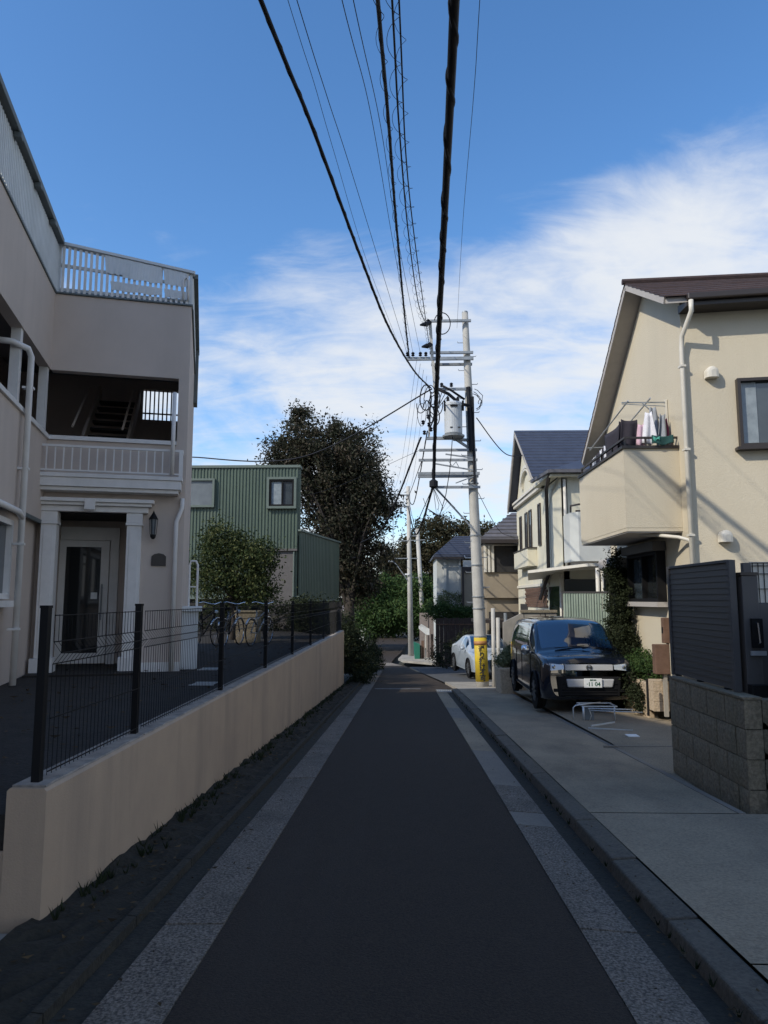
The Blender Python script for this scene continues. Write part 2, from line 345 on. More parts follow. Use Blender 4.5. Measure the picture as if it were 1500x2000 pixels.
# kerb stones on the right
kb = struct('kerb', strip(MB(), 1.38, 1.51, YS[:29], .0), 'kerb')
for i in range(27):
    y0 = -6+i; y1 = y0+.985; e = rng.uniform(-.008, .008); b = MB()
    xs = 1.345+rng.uniform(-.006, .006)
    a = [(xs+.02, y0, G(y0)+.065+e), (1.53, y0, G(y0)+.075+e), (1.53, y1, G(y1)+.075+e), (xs+.02, y1, G(y1)+.065+e)]
    b.hexa([(xs, y0, G(y0)-.1), (1.53, y0, G(y0)-.1), (1.53, y1, G(y1)-.1), (xs, y1, G(y1)-.1)]+a)
    part('kerb_stone', b, 'kerb', kb, bevel=.012)
struct('sidewalk_near', strip(MB(), 1.532, 9, [-8, -4, 0, 3.42], .078), 'slab')
struct('sidewalk_middle', strip(MB(), 1.532, 9, [3.435, 5, 6.2], .078), 'slab')
struct('sidewalk', strip(MB(), 1.532, 2.78, [6.22]+[float(v) for v in range(7, 21)]+[20.54], .078), 'slab')
def zlot(y): return -.42 if y < 10 else -.42-.045*(y-10)
b = MB()
for y in [6.1, 8, 10, 12, 14, 16, 18, 20.54]: b.v += [(2.785, y, zlot(y)), (9.5, y, zlot(y)+.03)]
b.f = [(2*i, 2*i+1, 2*i+3, 2*i+2) for i in range(7)]
struct('driveway', b, 'lot')
b = MB()
for y0, y1 in ((6.2, 9), (9, 12), (12, 20.4)): b.hexa([(2.74, y0, min(G(y0), zlot(y0))-.1), (2.80, y0, min(G(y0), zlot(y0))-.1), (2.80, y1, min(G(y1), zlot(y1))-.1), (2.74, y1, min(G(y1), zlot(y1))-.1), (2.74, y0, G(y0)+.084), (2.80, y0, G(y0)+.084), (2.80, y1, G(y1)+.084), (2.74, y1, G(y1)+.084)])
struct('slab_edge', b, 'gutter_pale')
b = MB(); P = [(1.55, 20.55), (9, 20.55), (9, 24), (1.35, 24)]; b.hexa([(x, y, G(y)-.5) for x, y in P]+[(x, y, G(y)+.07) for x, y in P]); struct('pole_pavement', b, 'rawconc')
dg_ = MB()
for k in range(12): dg_.box(.96+k*.05, .985+k*.05, 20.72, 21.02, G(20.9)-.01, G(20.9)+.014)
dg_.box(.92, 1.56, 20.66, 20.72, G(20.9)-.02, G(20.9)+.016); dg_.box(.92, 1.56, 21.02, 21.08, G(20.9)-.02, G(20.9)+.016)
thing('drain_cover', dg_, 'steel', 'worn steel drain grating at the kerb end near the yellow banded pole', 'drain cover')
b = MB(); a = lambda y, x: (x, y, G(y)+.10)
b.poly([(1.8, 40.5, G(41)+.0), (-.05, 43.5, G(43)), (-.35, 47, G(47)), (-.1, 52, G(52)), (2.4, 52, G(52)), (2.4, 41, G(41))], (0, 0, .12))
struct('corner_pavement', b, 'rawconc')
# courtyard terrace behind the left wall
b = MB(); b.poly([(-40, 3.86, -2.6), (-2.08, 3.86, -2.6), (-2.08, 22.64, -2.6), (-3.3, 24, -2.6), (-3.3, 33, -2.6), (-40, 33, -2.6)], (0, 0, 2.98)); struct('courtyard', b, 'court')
b = MB(); b.box(-12, -1.885, -9, 3.78, -.9, -.17); struct('entrance_apron', b, 'rawconc')
# soil strip with litter beside the left wall
b = MB(); ys = np.linspace(-8, 40, 400); xs = np.linspace(-1.9, -1.44, 9)
for y in ys:
    for x in xs: b.v.append((x, y, G(y)+.03+.05*max(0, (-1.5-x)/.4)+rng.normal(0, .012)))
b.f = [(j*9+i, j*9+i+1, (j+1)*9+i+1, (j+1)*9+i) for j in range(399) for i in range(8)]
struct('soil_strip', b, 'soil')
b = MB()
for i in range(46): y0 = -6+i; b.hexa([(-1.47, y0, G(y0)-.1), (-1.415, y0, G(y0)-.1), (-1.415, y0+.99, G(y0+.99)-.1), (-1.47, y0+.99, G(y0+.99)-.1), (-1.47, y0, G(y0)+.045), (-1.42, y0, G(y0)+.04), (-1.42, y0+.99, G(y0+.99)+.04), (-1.47, y0+.99, G(y0+.99)+.045)])
struct('edging', b, 'mosskerb')
def scatter(name, n, fx, size, m, label, cat, lift=.012):
    b = MB()
    for _ in range(n):
        x, y, z = fx(); s = size*rng.uniform(.5, 1.4); an = rng.uniform(0, 6.28); t = rng.normal(0, .35, 2)
        c, s_ = math.cos(an)*s, math.sin(an)*s
        q = [(-c, -s_), (s_*.5, -c*.5), (c, s_), (-s_*.5, c*.5)]
        b.add([(x+p[0], y+p[1], z+lift+abs(p[0]*t[0]+p[1]*t[1])) for p in q], [(0, 1, 2, 3)])
    return thing(name, b, m, label, cat, kind='stuff')
def f1():
    y = rng.uniform(2, 36)**1.0; x = -1.86+abs(rng.normal(0, .30)); x = min(x, -1.0); return x, y, G(y)+(.05 if x < -1.47 else .012)
scatter('fallen_leaves', 1500, f1, .022, 'litter', 'brown fallen leaves and twigs along the foot of the peach wall', 'leaf litter')
def f2():
    y = rng.uniform(2, 20); x = 1.26+abs(rng.normal(0, .05)) if rng.random() < .6 else rng.uniform(.93, 1.5); return x, y, G(y)+(.08 if x > 1.36 else .012)
scatter('debris', 600, f2, .012, 'litter', 'small dry leaf debris in the gutter along the right kerb', 'leaf litter')
def f3(): y = rng.uniform(4, 17); return rng.uniform(-7, -2.2), y, .39
scatter('courtyard_litter', 900, f3, .035, 'litter', 'leaves and scraps scattered over the dark courtyard', 'leaf litter')
# weeds tufts along wall foot
def tuft(mb, x, y, z, n, h):
    for _ in range(n):
        a = rng.uniform(0, 6.28); l = h*rng.uniform(.4, 1); dx, dy = math.cos(a)*l*.5, math.sin(a)*l*.5; w = .006
        mb.add([(x-w, y, z), (x+w, y, z), (x+dx, y+dy, z+l)], [(0, 1, 2)])
b = MB()
for _ in range(700):
    y = rng.uniform(3.8, 30); tuft(b, -1.84+abs(rng.normal(0, .07)), y, G(y)+.05, rng.integers(3, 12), rng.uniform(.02, .11))
for _ in range(60):
    y = rng.uniform(3, 20); tuft(b, 1.34, y, G(y), 5, .05)
thing('weeds', b, 'leafivy', 'low weeds and grass growing along the foot of the peach wall', 'weeds', kind='stuff')

# ================================================================ left boundary wall and mesh fence
w = empty('boundary_wall', (-1.96, 3.83, G(3.8)), 'long low peach rendered wall along the left side of the lane', 'wall')
b = MB()
zb = lambda y: G(y)-.1
seg = [3.83]+[4+i*.5 for i in range(0, 37)]+[22.66]
o = 0
for y in seg:
    c = .0
    b.v += [(-1.86, y, zb(y)), (-1.86, y, .505+c), (-1.875, y, .52+c), (-2.055, y, .52+c), (-2.07, y, .505+c), (-2.07, y, zb(y))]
n = len(seg)
for i in range(n-1):
    for j in range(5): b.f.append((i*6+j, i*6+j+1, (i+1)*6+j+1, (i+1)*6+j))
b.f += [(0, 5, 4, 3, 2, 1), tuple((n-1)*6+j for j in range(6))]
part('wall', b, 'peach', w)
b = MB(); b.box(-2.15, -2.072, 3.84, 4.6, -.3, .20); part('end_step', b, 'peach', w, bevel=.01)
for i in range(8):
    y0 = [3.84, 5.3, 7.8, 10.3, 12.8, 15.3, 17.8, 20.3, 22.65][i]; y1 = [3.84, 5.3, 7.8, 10.3, 12.8, 15.3, 17.8, 20.3, 22.65][i+1]
    b = MB(); P = []
    k = int((y1-y0)/.12)
    for j in range(k+1):
        y = y0+.01+(y1-y0-.02)*j/k; P.append((y, -1.874+rng.uniform(-.012, .004)))
    for y, x in P: b.v += [(x, y, .521), (x-.003, y, .531), (-2.053, y, .531), (-2.053, y, .521)]
    for j in range(k):
        for q in range(3): b.f.append((j*4+q, j*4+q+1, (j+1)*4+q+1, (j+1)*4+q))
    b.f += [(0, 3, 2, 1), (k*4, k*4+1, k*4+2, k*4+3)]
    part('coping', b, 'peach_top', w)
f = empty('mesh_fence', (-1.965, 3.9, .53), 'black wire mesh fence standing on top of the low peach wall', 'fence')
PY = [3.93, 5.33, 7.8, 10.3, 12.8, 15.3, 17.8, 20.3, 22.55]
pm = mesh_of('post', MB().box(-.022, .022, -.022, .022, 0, .925).box(-.025, .025, -.025, .025, .925, .94), 'iron')
for y in PY: piece('post', pm, f, (-1.965, y, .525))
# a wire panel: bent verticals and paired horizontals
for i in range(len(PY)-1):
    y0, y1 = PY[i]+.035, PY[i+1]-.035; b = MB(); X = -1.93
    prof = [(0, .03), (0, .62), (.045, .68), (0, .74), (0, .89)]
    nv = int((y1-y0)/.052)
    for j in range(nv+1):
        y = y0+(y1-y0)*j/nv; r = .0024
        o = len(b.v)
        for (dx, z) in prof: b.v += [(X+dx-r, y, .525+z), (X+dx, y+r, .525+z), (X+dx+r, y-r, .525+z)]
        for q in range(4):
            for t in range(3): b.f.append((o+q*3+t, o+q*3+(t+1) % 3, o+q*3+3+(t+1) % 3, o+q*3+3+t))
    for z, dx in ((.05, 0), (.33, 0), (.62, 0), (.68, .045), (.74, 0), (.885, 0)):
        b.beam((X+dx+.004, y0, .525+z), (X+dx+.004, y1, .525+z), .006, .006)
    part('mesh_panel', b, 'iron', f)

# ================================================================ apartment building (left)
AC = (-5.54, 10.80, 0); AR = R(15.6)
ap = empty('apartment_building', (AC[0], AC[1], .38), 'taupe apartment building with white columned porch and slatted roof terrace', 'building', rz=AR)
WORLD[ap.name] = Vector((0, 0, .38))
T = 'taupe'
Wd = 2.10; D0 = 4.4; ZP = 6.34; ZO = 5.09; ZR = 3.97
def app(name, me, loc, rz=0):
    o = bpy.data.objects.new(name, me); sc.collection.objects.link(o); o.parent = ap; o.location = (loc[0], loc[1], loc[2]-.38); o.rotation_euler = (0, 0, rz); return o
b = MB()
b.box(0, Wd, 0, .16, ZO, ZP); b.box(1.94, Wd, 0, .16, 3.1, ZO); b.box(0, 1.94, 0, .14, 3.1, ZR); b.box(1.36, Wd, 0, .16, .30, 3.1); b.box(-.02, 1.36, 0, .16, 2.92, 3.1)
b.box(Wd-.16, Wd, .16, D0, .30, ZP)
b.box(-7, Wd-.16, D0-.16, D0, .30, 5.40); b.box(-7, 1.02, D0-.16, D0, 5.40, ZP); b.box(1.80, Wd-.16, D0-.16, D0, 5.40, ZP); b.box(1.02, 1.80, D0-.16, D0, 6.08, ZP)
b.box(-.16, 0, -9.6, 0, ZO, ZP); b.box(-.16, 0, -9.6, 0, 2.70, ZR); b.box(-1.5, -.10, -9.6, .16, .2, 2.70)
b.box(-7, -1.5, -9.6, D0-.16, .2, 2.9); b.box(-7, -1.6, -9.6, D0-.16, 3.2, ZP); b.box(-1.6, -.16, -9.6, -9.4, 2.7, ZP); b.box(-1.5, Wd-.16, .16, D0-.16, 3.05, 3.15)
part('wall', b, T, ap)
b = MB(); b.box(-8, -3.9, -4.4, -.2, ZP, 11.8); b.box(-8.1, -3.8, -4.5, -.1, 11.802, 11.9); part('roof_sun_block', b, T, ap)  # unseen block added on the roof to keep sun off the facade
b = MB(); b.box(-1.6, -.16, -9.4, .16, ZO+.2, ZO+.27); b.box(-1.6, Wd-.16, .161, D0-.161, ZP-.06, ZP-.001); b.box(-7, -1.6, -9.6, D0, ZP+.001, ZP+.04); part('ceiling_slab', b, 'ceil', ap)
b = MB(); b.box(-1.6, -.16, -9.4, .16, 3.0, 3.1); part('walkway_floor', b, 'ceil', ap)
b = MB(); b.box(-.18, .02, -9.62, -.02, ZP+.002, ZP+.035); b.box(0, Wd+.02, -.03, .18, ZP+.004, ZP+.03); b.box(Wd-.15, Wd+.03, .181, D0, ZP+.002, ZP+.03); part('parapet_flashing', b, 'fascia', ap)
b = MB(); b.box(-.18, .035, -9.62, -.035, ZR+.002, ZR+.065); b.box(0, 1.938, -.035, .17, ZR+.004, ZR+.067); part('parapet_coping', b, 'white', ap)
b = MB(); b.box(-.03, .01, -9.6, 0, 2.64, 2.695); part('soffit_trim', b, 'fascia', ap)
pmesh = mesh_of('post', MB().box(-.06, .06, -.06, .06, 0, ZO-ZR-.066), 'white')
for x, y in ((-.085, -.085), (-.085, -1.75), (-.085, -4.2), (-.085, -6.4)): app('post', pmesh, (x, y, ZR+.0655))
# stairs seen through the opening
b = MB()
for i in range(11): b.box(.25, .98, .9+i*.25, .9+i*.25+.26, 3.5+i*.2, 3.54+i*.2)
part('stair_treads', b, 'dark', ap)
b = MB(); b.beam((.22, .7, 3.4), (.22, 3.7, 5.8), .05, .26); b.beam((1.0, .7, 3.4), (1.0, 3.7, 5.8), .05, .26); b.tube([(1.0, .9, 4.4), (1.0, 2.4, 5.5)], .02, 6); b.tube([(.2, .9, 4.4), (.2, 2.4, 5.5)], .02, 6); part('stair_stringer', b, 'taupe', ap)
gm_ = mesh_of('grille_bar', MB().box(-.014, .014, -.014, .014, 0, .68), 'slat')
for i in range(8): app('grille_bar', gm_, (1.08+i*.09, D0-.10, 5.40))
b = MB(); b.box(1.02, 1.80, D0-.14, D0-.115, 5.53, 5.56); part('grille_rail', b, 'slat', ap)
# roof terrace fence
def ftop(x): return 7.20-.28*x/Wd
b = MB(); b.beam((0, .05, 6.85), (Wd, .05, 6.72), .03, .05); b.box(0.02, Wd, .05, .09, ZP+.08, ZP+.13); b.box(0, .05, .02, .10, ZP+.04, 7.18); b.box(Wd-.05, Wd, .02, .10, ZP+.04, 6.92); part('terrace_fence_frame', b, 'whitefence', ap)
for i in range(24):
    x = .09+i*.084; m_ = MB().box(-.020, .020, -.012, .012, 0, ftop(x)-ZP-.06); app('slat', mesh_of('slat', m_, 'white'), (x, .02, ZP+.035))
def sheet(b, x0, x1, za, zb_, y, nx=16):  # za, zb_ fractions of fence height
    o = len(b.v)
    for i in range(nx+1):
        x = x0+(x1-x0)*i/nx; h = ftop(x)-ZP-.05; cut = .03*math.sin(i*.9)
        b.v += [(x+(.03 if i == nx else 0), y+.004*math.sin(i*1.1), ZP+.035+h*za+cut*.3), (x-(.03 if i == 0 else 0), y+.003*math.cos(i*1.3), ZP+.035+h*zb_)]
    b.f += [(o+2*i, o+2*i+2, o+2*i+3, o+2*i+1) for i in range(nx)]
b = MB(); sheet(b, .74, .98, .56, .98, -.012); sheet(b, 1.0, 1.60, .50, .98, -.016); sheet(b, 1.66, 2.0, .52, .98, -.012); sheet(b, .84, 1.60, .16, .38, -.014); sheet(b, 1.68, 2.04, .12, .38, -.016)
part('privacy_sheet', b, 'whitefence', ap)
b = MB(); b.corr((0.0, -9.6), (0.0, -.02), ZP+.04, 7.12, .075, .026, (1, 0)); part('terrace_panel', b, 'whitefence', ap)
b = MB(); b.corr((Wd, D0), (Wd, .1), ZP+.04, 6.88, .062, .02, (1, 0)); part('terrace_panel', b, 'whitefence', ap)
b = MB(); b.box(-.10, .10, -9.6, -.04, 7.16, 7.25)
for y in (-.8, -1.8, -2.9, -4., -5.2, -6.4): b.box(.03, .12, y-.05, y+.05, 7.08, 7.158)
part('terrace_rail', b, 'fascia', ap, bevel=.01)
b = MB(); b.beam((-.04, .04, 7.21), (Wd+.04, .04, 6.93), .14, .045); part('terrace_rail', b, 'whitefence', ap)
b = MB(); b.box(Wd-.04, Wd+.09, .125, D0-.3, 6.89, 6.97); b.box(Wd+.001, Wd+.08, D0-.7, D0-.3, 5.7, 6.888); part('terrace_rail', b, 'fascia', ap)
b = MB().tube([(1.96, -.03, ZP+.1), (1.96, -.03, 6.78), (2.0, -.03, 6.83), (2.04, -.03, 6.78), (2.04, -.03, ZP+.1)], .014, 8); part('grab_rail', b, 'white', ap, smooth=True)
# balcony above the porch
b = MB(); b.box(-.18, 2.06, -.34, -.002, 3.34, 3.40); b.box(-.16, 2.04, -.32, -.002, 3.20, 3.338); b.box(-.12, 2.0, -.28, -.002, 3.14, 3.198)
part('balcony_slab', b, 'white', ap, bevel=.006)
b = MB(); b.box(-.18, 2.06, -.33, -.295, 3.80, 3.835); b.box(2.025, 2.06, -.293, -.002, 3.80, 3.835); b.box(-.18, 2.06, -.33, -.30, 3.43, 3.455)
b.box(2.0, 2.06, -.335, -.29, 3.402, 3.80); b.box(-.18, -.14, -.33, -.295, 3.402, 3.80); part('balcony_rail', b, 'white', ap)
bm_ = mesh_of('baluster', MB().box(-.009, .009, -.009, .009, 0, .345), 'white')
for i in range(17): app('baluster', bm_, (-.05+i*.12, -.312, 3.455))
for i in range(3): app('baluster', bm_, (2.04, -.24+i*.08, 3.455))
b = MB(); b.box(-.10, 1.55, -.12, -.002, 2.84, 2.93); b.box(-.15, 1.60, -.18, -.002, 2.932, 2.98); b.box(-.19, 1.64, -.22, -.002, 2.982, 3.04); b.box(.62, .78, -.23, -.19, 2.86, 3.03)
part('lintel', b, 'white', ap, bevel=.008)
for x in (.0, 1.24):
    b = MB(); b.box(x, x+.22, -.09, .16, .62, 2.64); b.box(x+.04, x+.18, -.10, -.092, .75, 2.56); b.box(x-.02, x+.24, -.115, .16, 2.642, 2.68); b.box(x-.01, x+.23, -.10, .16, 2.682, 2.838); b.box(x-.05, x+.27, -.14, .16, .38, .618)
    part('column', b, 'white', ap, bevel=.006)
b = MB(); b.box(-.1, .06, .161, 1.3, .38, 2.9); b.box(1.40, 1.50, .161, 1.3, .38, 2.9); b.box(-.1, 1.5, 1.3, 1.4, .38, 2.9); part('porch_recess', b, 'taupe', ap)
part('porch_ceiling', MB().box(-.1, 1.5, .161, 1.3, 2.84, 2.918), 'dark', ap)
b = MB(); b.box(-.05, 1.5, -.5, 1.3, .32, .41); part('porch_step', b, 'court', ap)
b = MB(); b.box(-.07, .04, 1.2, 1.295, .41, 2.72); b.box(.86, 1.0, 1.2, 1.295, .41, 2.72); b.box(.04, .86, 1.2, 1.295, 2.50, 2.72); part('door_frame', b, 'white', ap)
d = MB(); d.box(.05, .16, 1.16, 1.28, .43, 2.49); d.box(.72, .85, 1.16, 1.28, .43, 2.49); d.box(.16, .72, 1.16, 1.28, .43, .60); d.box(.16, .72, 1.16, 1.28, 2.38, 2.49)
door = part('door', d, 'white', ap); part('glass_pane', MB().box(.16, .72, 1.19, 1.21, .60, 2.38), 'glass', door)
part('door_handle', MB().tube([(.76, 1.10, 1.15), (.76, 1.10, 1.75)], .014, 6).box(.75, .77, 1.10, 1.17, 1.2, 1.22).box(.75, .77, 1.10, 1.17, 1.68, 1.7), 'steel', door)
part('paper_notice', MB().box(.58, .68, 1.176, 1.188, 1.50, 1.61), 'sign', door)
b = MB(); b.box(1.52, Wd, -.03, -.002, .38, .52); part('plinth', b, 'white', ap)
LX = 1.64
b = MB(); b.beam((LX, -.01, 2.80), (LX, -.16, 2.83), .02); b.lathe((LX, -.17, 2.78), [(.004, .10), (.02, .06), (.07, -.02), (.075, -.04)], 6)
b.lathe((LX, -.17, 2.50), [(.02, -.07), (.045, -.04), (.05, 0)], 6)
for k in range(6): a = k*math.pi/3; b.beam((LX+.045*math.cos(a), -.17+.045*math.sin(a), 2.50), (LX+.065*math.cos(a), -.17+.065*math.sin(a), 2.75), .008)
lan = part('lantern', b, 'iron', ap); part('lantern_glass', MB().lathe((LX, -.17, 2.5), [(.038, .0), (.055, .24)], 6), 'frost', lan)
b = MB(); b.poly([(1.62, -.002, 2.02), (1.84, -.002, 2.02), (1.84, -.002, 2.17), (1.80, -.002, 2.205), (1.73, -.002, 2.22), (1.66, -.002, 2.205), (1.62, -.002, 2.17)], (0, -.02, 0))
part('plaque', b, 'brown', ap)
def pipe(pts, r=.042, m='white', par=ap, name='drainpipe'): return part(name, MB().tube(pts, r, 10), m, par, smooth=True)
pipe([(-.35, -1.95, 4.86), (-.1, -1.90, 4.86), (.06, -1.74, 4.83), (.09, -1.68, 4.74), (.09, -1.62, .40)])
pipe([(.09, -3.5, 2.62), (.09, -1.85, 2.62), (.09, -1.66, 2.56)], .04)
pipe([(1.90, -.36, 4.75), (1.90, -.36, 3.43)], .032)
pipe([(2.06, -.06, 3.1), (2.06, -.06, 2.95), (1.98, -.08, 2.72), (1.98, -.08, .40)], .036)
for z in (1.1, 2.2, 3.2, 4.3): part('pipe_clip', MB().box(.0, .14, -1.69, -1.60, z, z+.03), 'white', ap)
F_ = Fr((-.10, -5.6), (0, 1), (1, 0)); window(ap, F_, .4, 3.98, 1.50, 2.52, 'white', 'glassblue', .07, .004, .09, mull=(1.3, 2.6))
b = MB(); F_.box(b, .3, 4.08, .0, .16, 1.40, 1.48); part('window_sill', b, 'white', ap)
b = MB().tube([(2.20, .35, 1.38), (2.20, .35, 2.05), (2.22, .35, 2.12), (2.30, .35, 2.12), (2.33, .35, 2.05), (2.33, .35, 1.38)], .018, 8); b.beam((2.20, .35, 1.7), (2.33, .35, 1.7), .02); part('corner_railing', b, 'white', ap)
b = MB(); b.box(Wd+.002, 2.42, .15, .65, 1.30, 1.38); b.box(Wd+.002, 2.36, .2, .6, .38, 1.298); part('side_step', b, 'whitefence', ap, bevel=.01)
# unseen block added left of and behind the camera to shade the lane
nb = empty('shade_building', (-8, -8, 0), 'unseen three storey block added on the left to shade the lane, nearer than the apartment building', 'building')
b = MB(); b.box(-13, -3.9, -16, 1.5, -.4, 10.6); b.box(-13.1, -3.8, -16.1, 1.6, 10.602, 10.8); part('wall', b, 'taupe', nb)
for k in range(3):
    for j in range(3): window(nb, Fr((-3.9, -14+k*5), (0, 1), (1, 0)), 0, 2, 1+j*3, 2.4+j*3, 'white', 'glassblue', mull=(1.,))
# ================================================================ green corrugated building
gb = empty('green_building', (-6, 27, 0), 'green corrugated metal two storey building behind the small tree', 'building')
b = MB(); b.corr((-11.5, 27), (-4.0, 27), 1.62, 6.50, .125, .03, (0, -1)); part('corrugated_wall', b, 'green', gb)
b = MB(); b.corr((-4.0, 27), (-4.0, 27.5), 3.9, 6.50, .125, .03, (1, 0)); part('corrugated_wall', b, 'green', gb)
b = MB(); b.poly([(-3.98, 26.97, 1.62), (-3.98, 26.97, 4.04), (-3.02, 33, 4.0), (-3.02, 33, 1.4)], (-.02, .0, 0))
b = MB().corr((-3.96, 27.02), (-2.98, 32.9), 1.50, 4.05, .22, .05, (1, -.165)); part('corrugated_wall', b, 'green', gb)
b = MB(); b.beam((-3.95, 26.99, 4.09), (-2.94, 32.95, 4.09), .16, .07); part('roof_flashing', b, 'greenframe', gb)
b = MB(); b.box(-11.6, -3.93, 26.93, 27.1, 6.502, 6.60); b.box(-4.04, -3.93, 27.1, 27.5, 6.502, 6.6); part('roof_flashing', b, 'greenframe', gb)
b = MB(); b.box(-11.4, -4.03, 27.06, 27.5, .3, 6.5); b.box(-11.4, -4.1, 27.51, 32, .3, 4.0); b.poly([(-4.01, 27.1, 1.62), (-3.05, 32.8, 1.62), (-4.02, 32.8, 1.62)], (0, 0, 2.4)); b.box(-4.2, -3.1, 32.2, 32.8, .3, 1.6); part('wall', b, 'dark', gb)
b = MB(); b.box(-11.4, -3.9, 26.95, 27.04, 1.50, 1.618); b.beam((-3.97, 27, 1.45), (-2.99, 32.9, 1.45), .1, .08); part('base_flashing', b, 'greenframe', gb)
FG = Fr((-11.5, 26.96), (1, 0), (0, -1))
window(gb, FG, 6.41, 7.34, 5.01, 6.02, 'plastic', 'glassblue', .06, 0, .10, mull=(6.9,))
b = MB(); FG.box(b, 6.31, 6.40, 0, .13, 4.91, 6.12); FG.box(b, 7.35, 7.44, 0, .13, 4.91, 6.12); FG.box(b, 6.40, 7.35, 0, .13, 6.03, 6.12); FG.box(b, 6.40, 7.35, 0, .13, 4.91, 5.0); part('window_trim', b, 'greenframe', gb)
window(gb, FG, 2.95, 4.30, 4.97, 6.08, 'greenframe', 'frost', .08, 0, .10, label='upper left window covered by a grey shutter')
b = MB(); FG.box(b, 6.48, 6.86, .025, .03, 5.08, 5.95); part('curtain', b, 'curtain', gb)
b = MB(); FG.box(b, 6.35, 7.35, -.0, .03, .4, 3.3); FG.box(b, 6.3, 7.5, .0, .12, 3.302, 3.38); part('ground_floor_panel', b, 'ceil', gb)
part('drainpipe', MB().tube([(-4.12, 26.9, 3.3), (-4.12, 26.9, .4)], .03, 8), 'greenframe', gb)

# ================================================================ foliage tools
def crown_mesh(blobs, nl, ls, seed, fill=.55, clump=.30, per=45, drop=0.):
    r = np.random.default_rng(seed); vol = np.array([b[3]*b[4]*b[5] for b in blobs])**.72; vol = vol/vol.sum()
    nc = max(6, nl//per); which = r.choice(len(blobs), nc, p=vol); B = np.array(blobs)[which]
    d = r.normal(size=(nc, 3)); d /= np.linalg.norm(d, axis=1)[:, None]
    rad = (fill+(1-fill)*r.random(nc))**.7*(1+.13*r.normal(size=nc))
    c = B[:, :3]+d*B[:, 3:6]*rad[:, None]
    cs = clump*r.uniform(.5, 1.5, nc)
    pc = np.maximum(4, (per*r.uniform(.35, 1.7, nc))).astype(int)
    idx = np.repeat(np.arange(nc), pc); n = len(idx)
    p = c[idx]+r.normal(size=(n, 3))*cs[idx][:, None]*np.array([1, 1, .7])
    p[:, 2] -= drop*r.random(n)
    nrm = r.normal(size=(n, 3))+np.array([0, 0, .6]); nrm /= np.linalg.norm(nrm, axis=1)[:, None]
    t = np.cross(nrm, r.normal(size=(n, 3))); t /= np.linalg.norm(t, axis=1)[:, None]; u = np.cross(nrm, t)
    s = ls*r.uniform(.6, 1.4, n)[:, None]
    v = np.stack([p-t*s, p-u*s*.42, p+t*s, p+u*s*.42], 1).reshape(-1, 3)
    return v, c
def crown(name, blobs, nl, ls, seed, m, parent, **k):
    off = WORLD[parent.name]; v, c = crown_mesh(blobs, nl, ls, seed, **k); n = len(v)//4
    me = bpy.data.meshes.new(name); me.vertices.add(len(v)); me.vertices.foreach_set('co', (v-np.array(off)).astype('f').ravel())
    me.loops.add(n*4); me.loops.foreach_set('vertex_index', np.arange(n*4)); me.polygons.add(n)
    me.polygons.foreach_set('loop_start', np.arange(n)*4); me.polygons.foreach_set('loop_total', np.full(n, 4)); me.update(calc_edges=True)
    me.materials.append(M[m]); o = bpy.data.objects.new(name, me); sc.collection.objects.link(o); o.parent = parent; WORLD[o.name] = Vector(off)
    return o, c
def tree(label, base, blobs, nl, ls, seed, m, tr=.2, fork=None, group=None, name='tree', nbr=26, cat='tree', **k):
    t = empty(name, base, label, cat, group)
    o, c = crown('crown', blobs, nl, ls, seed, m, t, **k)
    r = random.Random(seed); B = Vector(base)
    cen = Vector(tuple(np.average([b[:3] for b in blobs], axis=0))); fk = Vector(fork) if fork else B+(cen-B)*.45
    tk = MB(); mid = B+(fk-B)*.5+Vector((r.uniform(-.08, .08), 0, 0))
    tk.tube([B-Vector((0, 0, .2)), B+Vector((0, 0, .05)), mid, fk], [tr*1.5, tr*1.15, tr*.9, tr*.75], 10)
    for i in r.sample(range(len(c)), min(nbr, len(c))):
        e = Vector(c[i]); s = fk if r.random() < .6 else mid+(fk-mid)*r.random()
        m1 = s+(e-s)*.35+Vector((0, 0, .12*(e-s).length)); m2 = s+(e-s)*.7+Vector((r.uniform(-.1, .1), 0, .1*(e-s).length))
        tk.tube([s, m1, m2, e], [tr*.42, tr*.26, tr*.13, .008], 5, caps=False)
    part('trunk', tk, 'bark', t, smooth=True)
    return t
# big tree beyond the peach wall
tree('tall dark broadleaf tree rising beyond the end of the peach wall', (-2.55, 34.6, G(34)),
     [(-4.12, 35.18, 8.15, 2.46, 1.9, 2.26), (-5.72, 35.18, 8.68, 1.33, 1.33, 1.26), (-2.66, 35.18, 8.42, 1.73, 1.73, 2.0), (-2.0, 35.18, 6.16, 1.53, 1.6, 1.86), (-3.59, 35.18, 5.36, 1.46, 1.46, 1.6), (-2.46, 35.18, 3.76, 1.13, 1.2, 1.73), (-2.0, 35.18, 2.3, 0.86, 1.06, 1.06), (-0.93, 35.18, 6.16, 0.8, 0.8, 0.8), (-5.19, 35.18, 10.68, 0.53, 0.67, 0.73), (-1.13, 35.18, 3.63, 0.53, 0.67, 0.67), (-3.06, 35.18, 2.43, 0.73, 0.93, 1.06)],
     66000, .085, 3, 'leafdark', tr=.30, fork=(-2.6, 34.9, 2.6), nbr=110, fill=.35, clump=.27, per=62)
# small tree in the courtyard
tree('small bushy tree with speckled yellow green leaves in front of the green building', (-4.75, 20, .38),
     [(-4.8, 20, 2.35, 1.15, .8, .8), (-5.2, 20, 3.1, .5, .5, .55), (-4.0, 20, 2.6, .5, .5, .6), (-5.4, 20, 1.9, .7, .6, .6), (-4.1, 20, 1.7, .6, .6, .5), (-4.7, 20, 3.0, .4, .4, .4)],
     15000, .048, 5, 'leafcitrus', tr=.07, nbr=30, fill=.35, clump=.15, per=24)
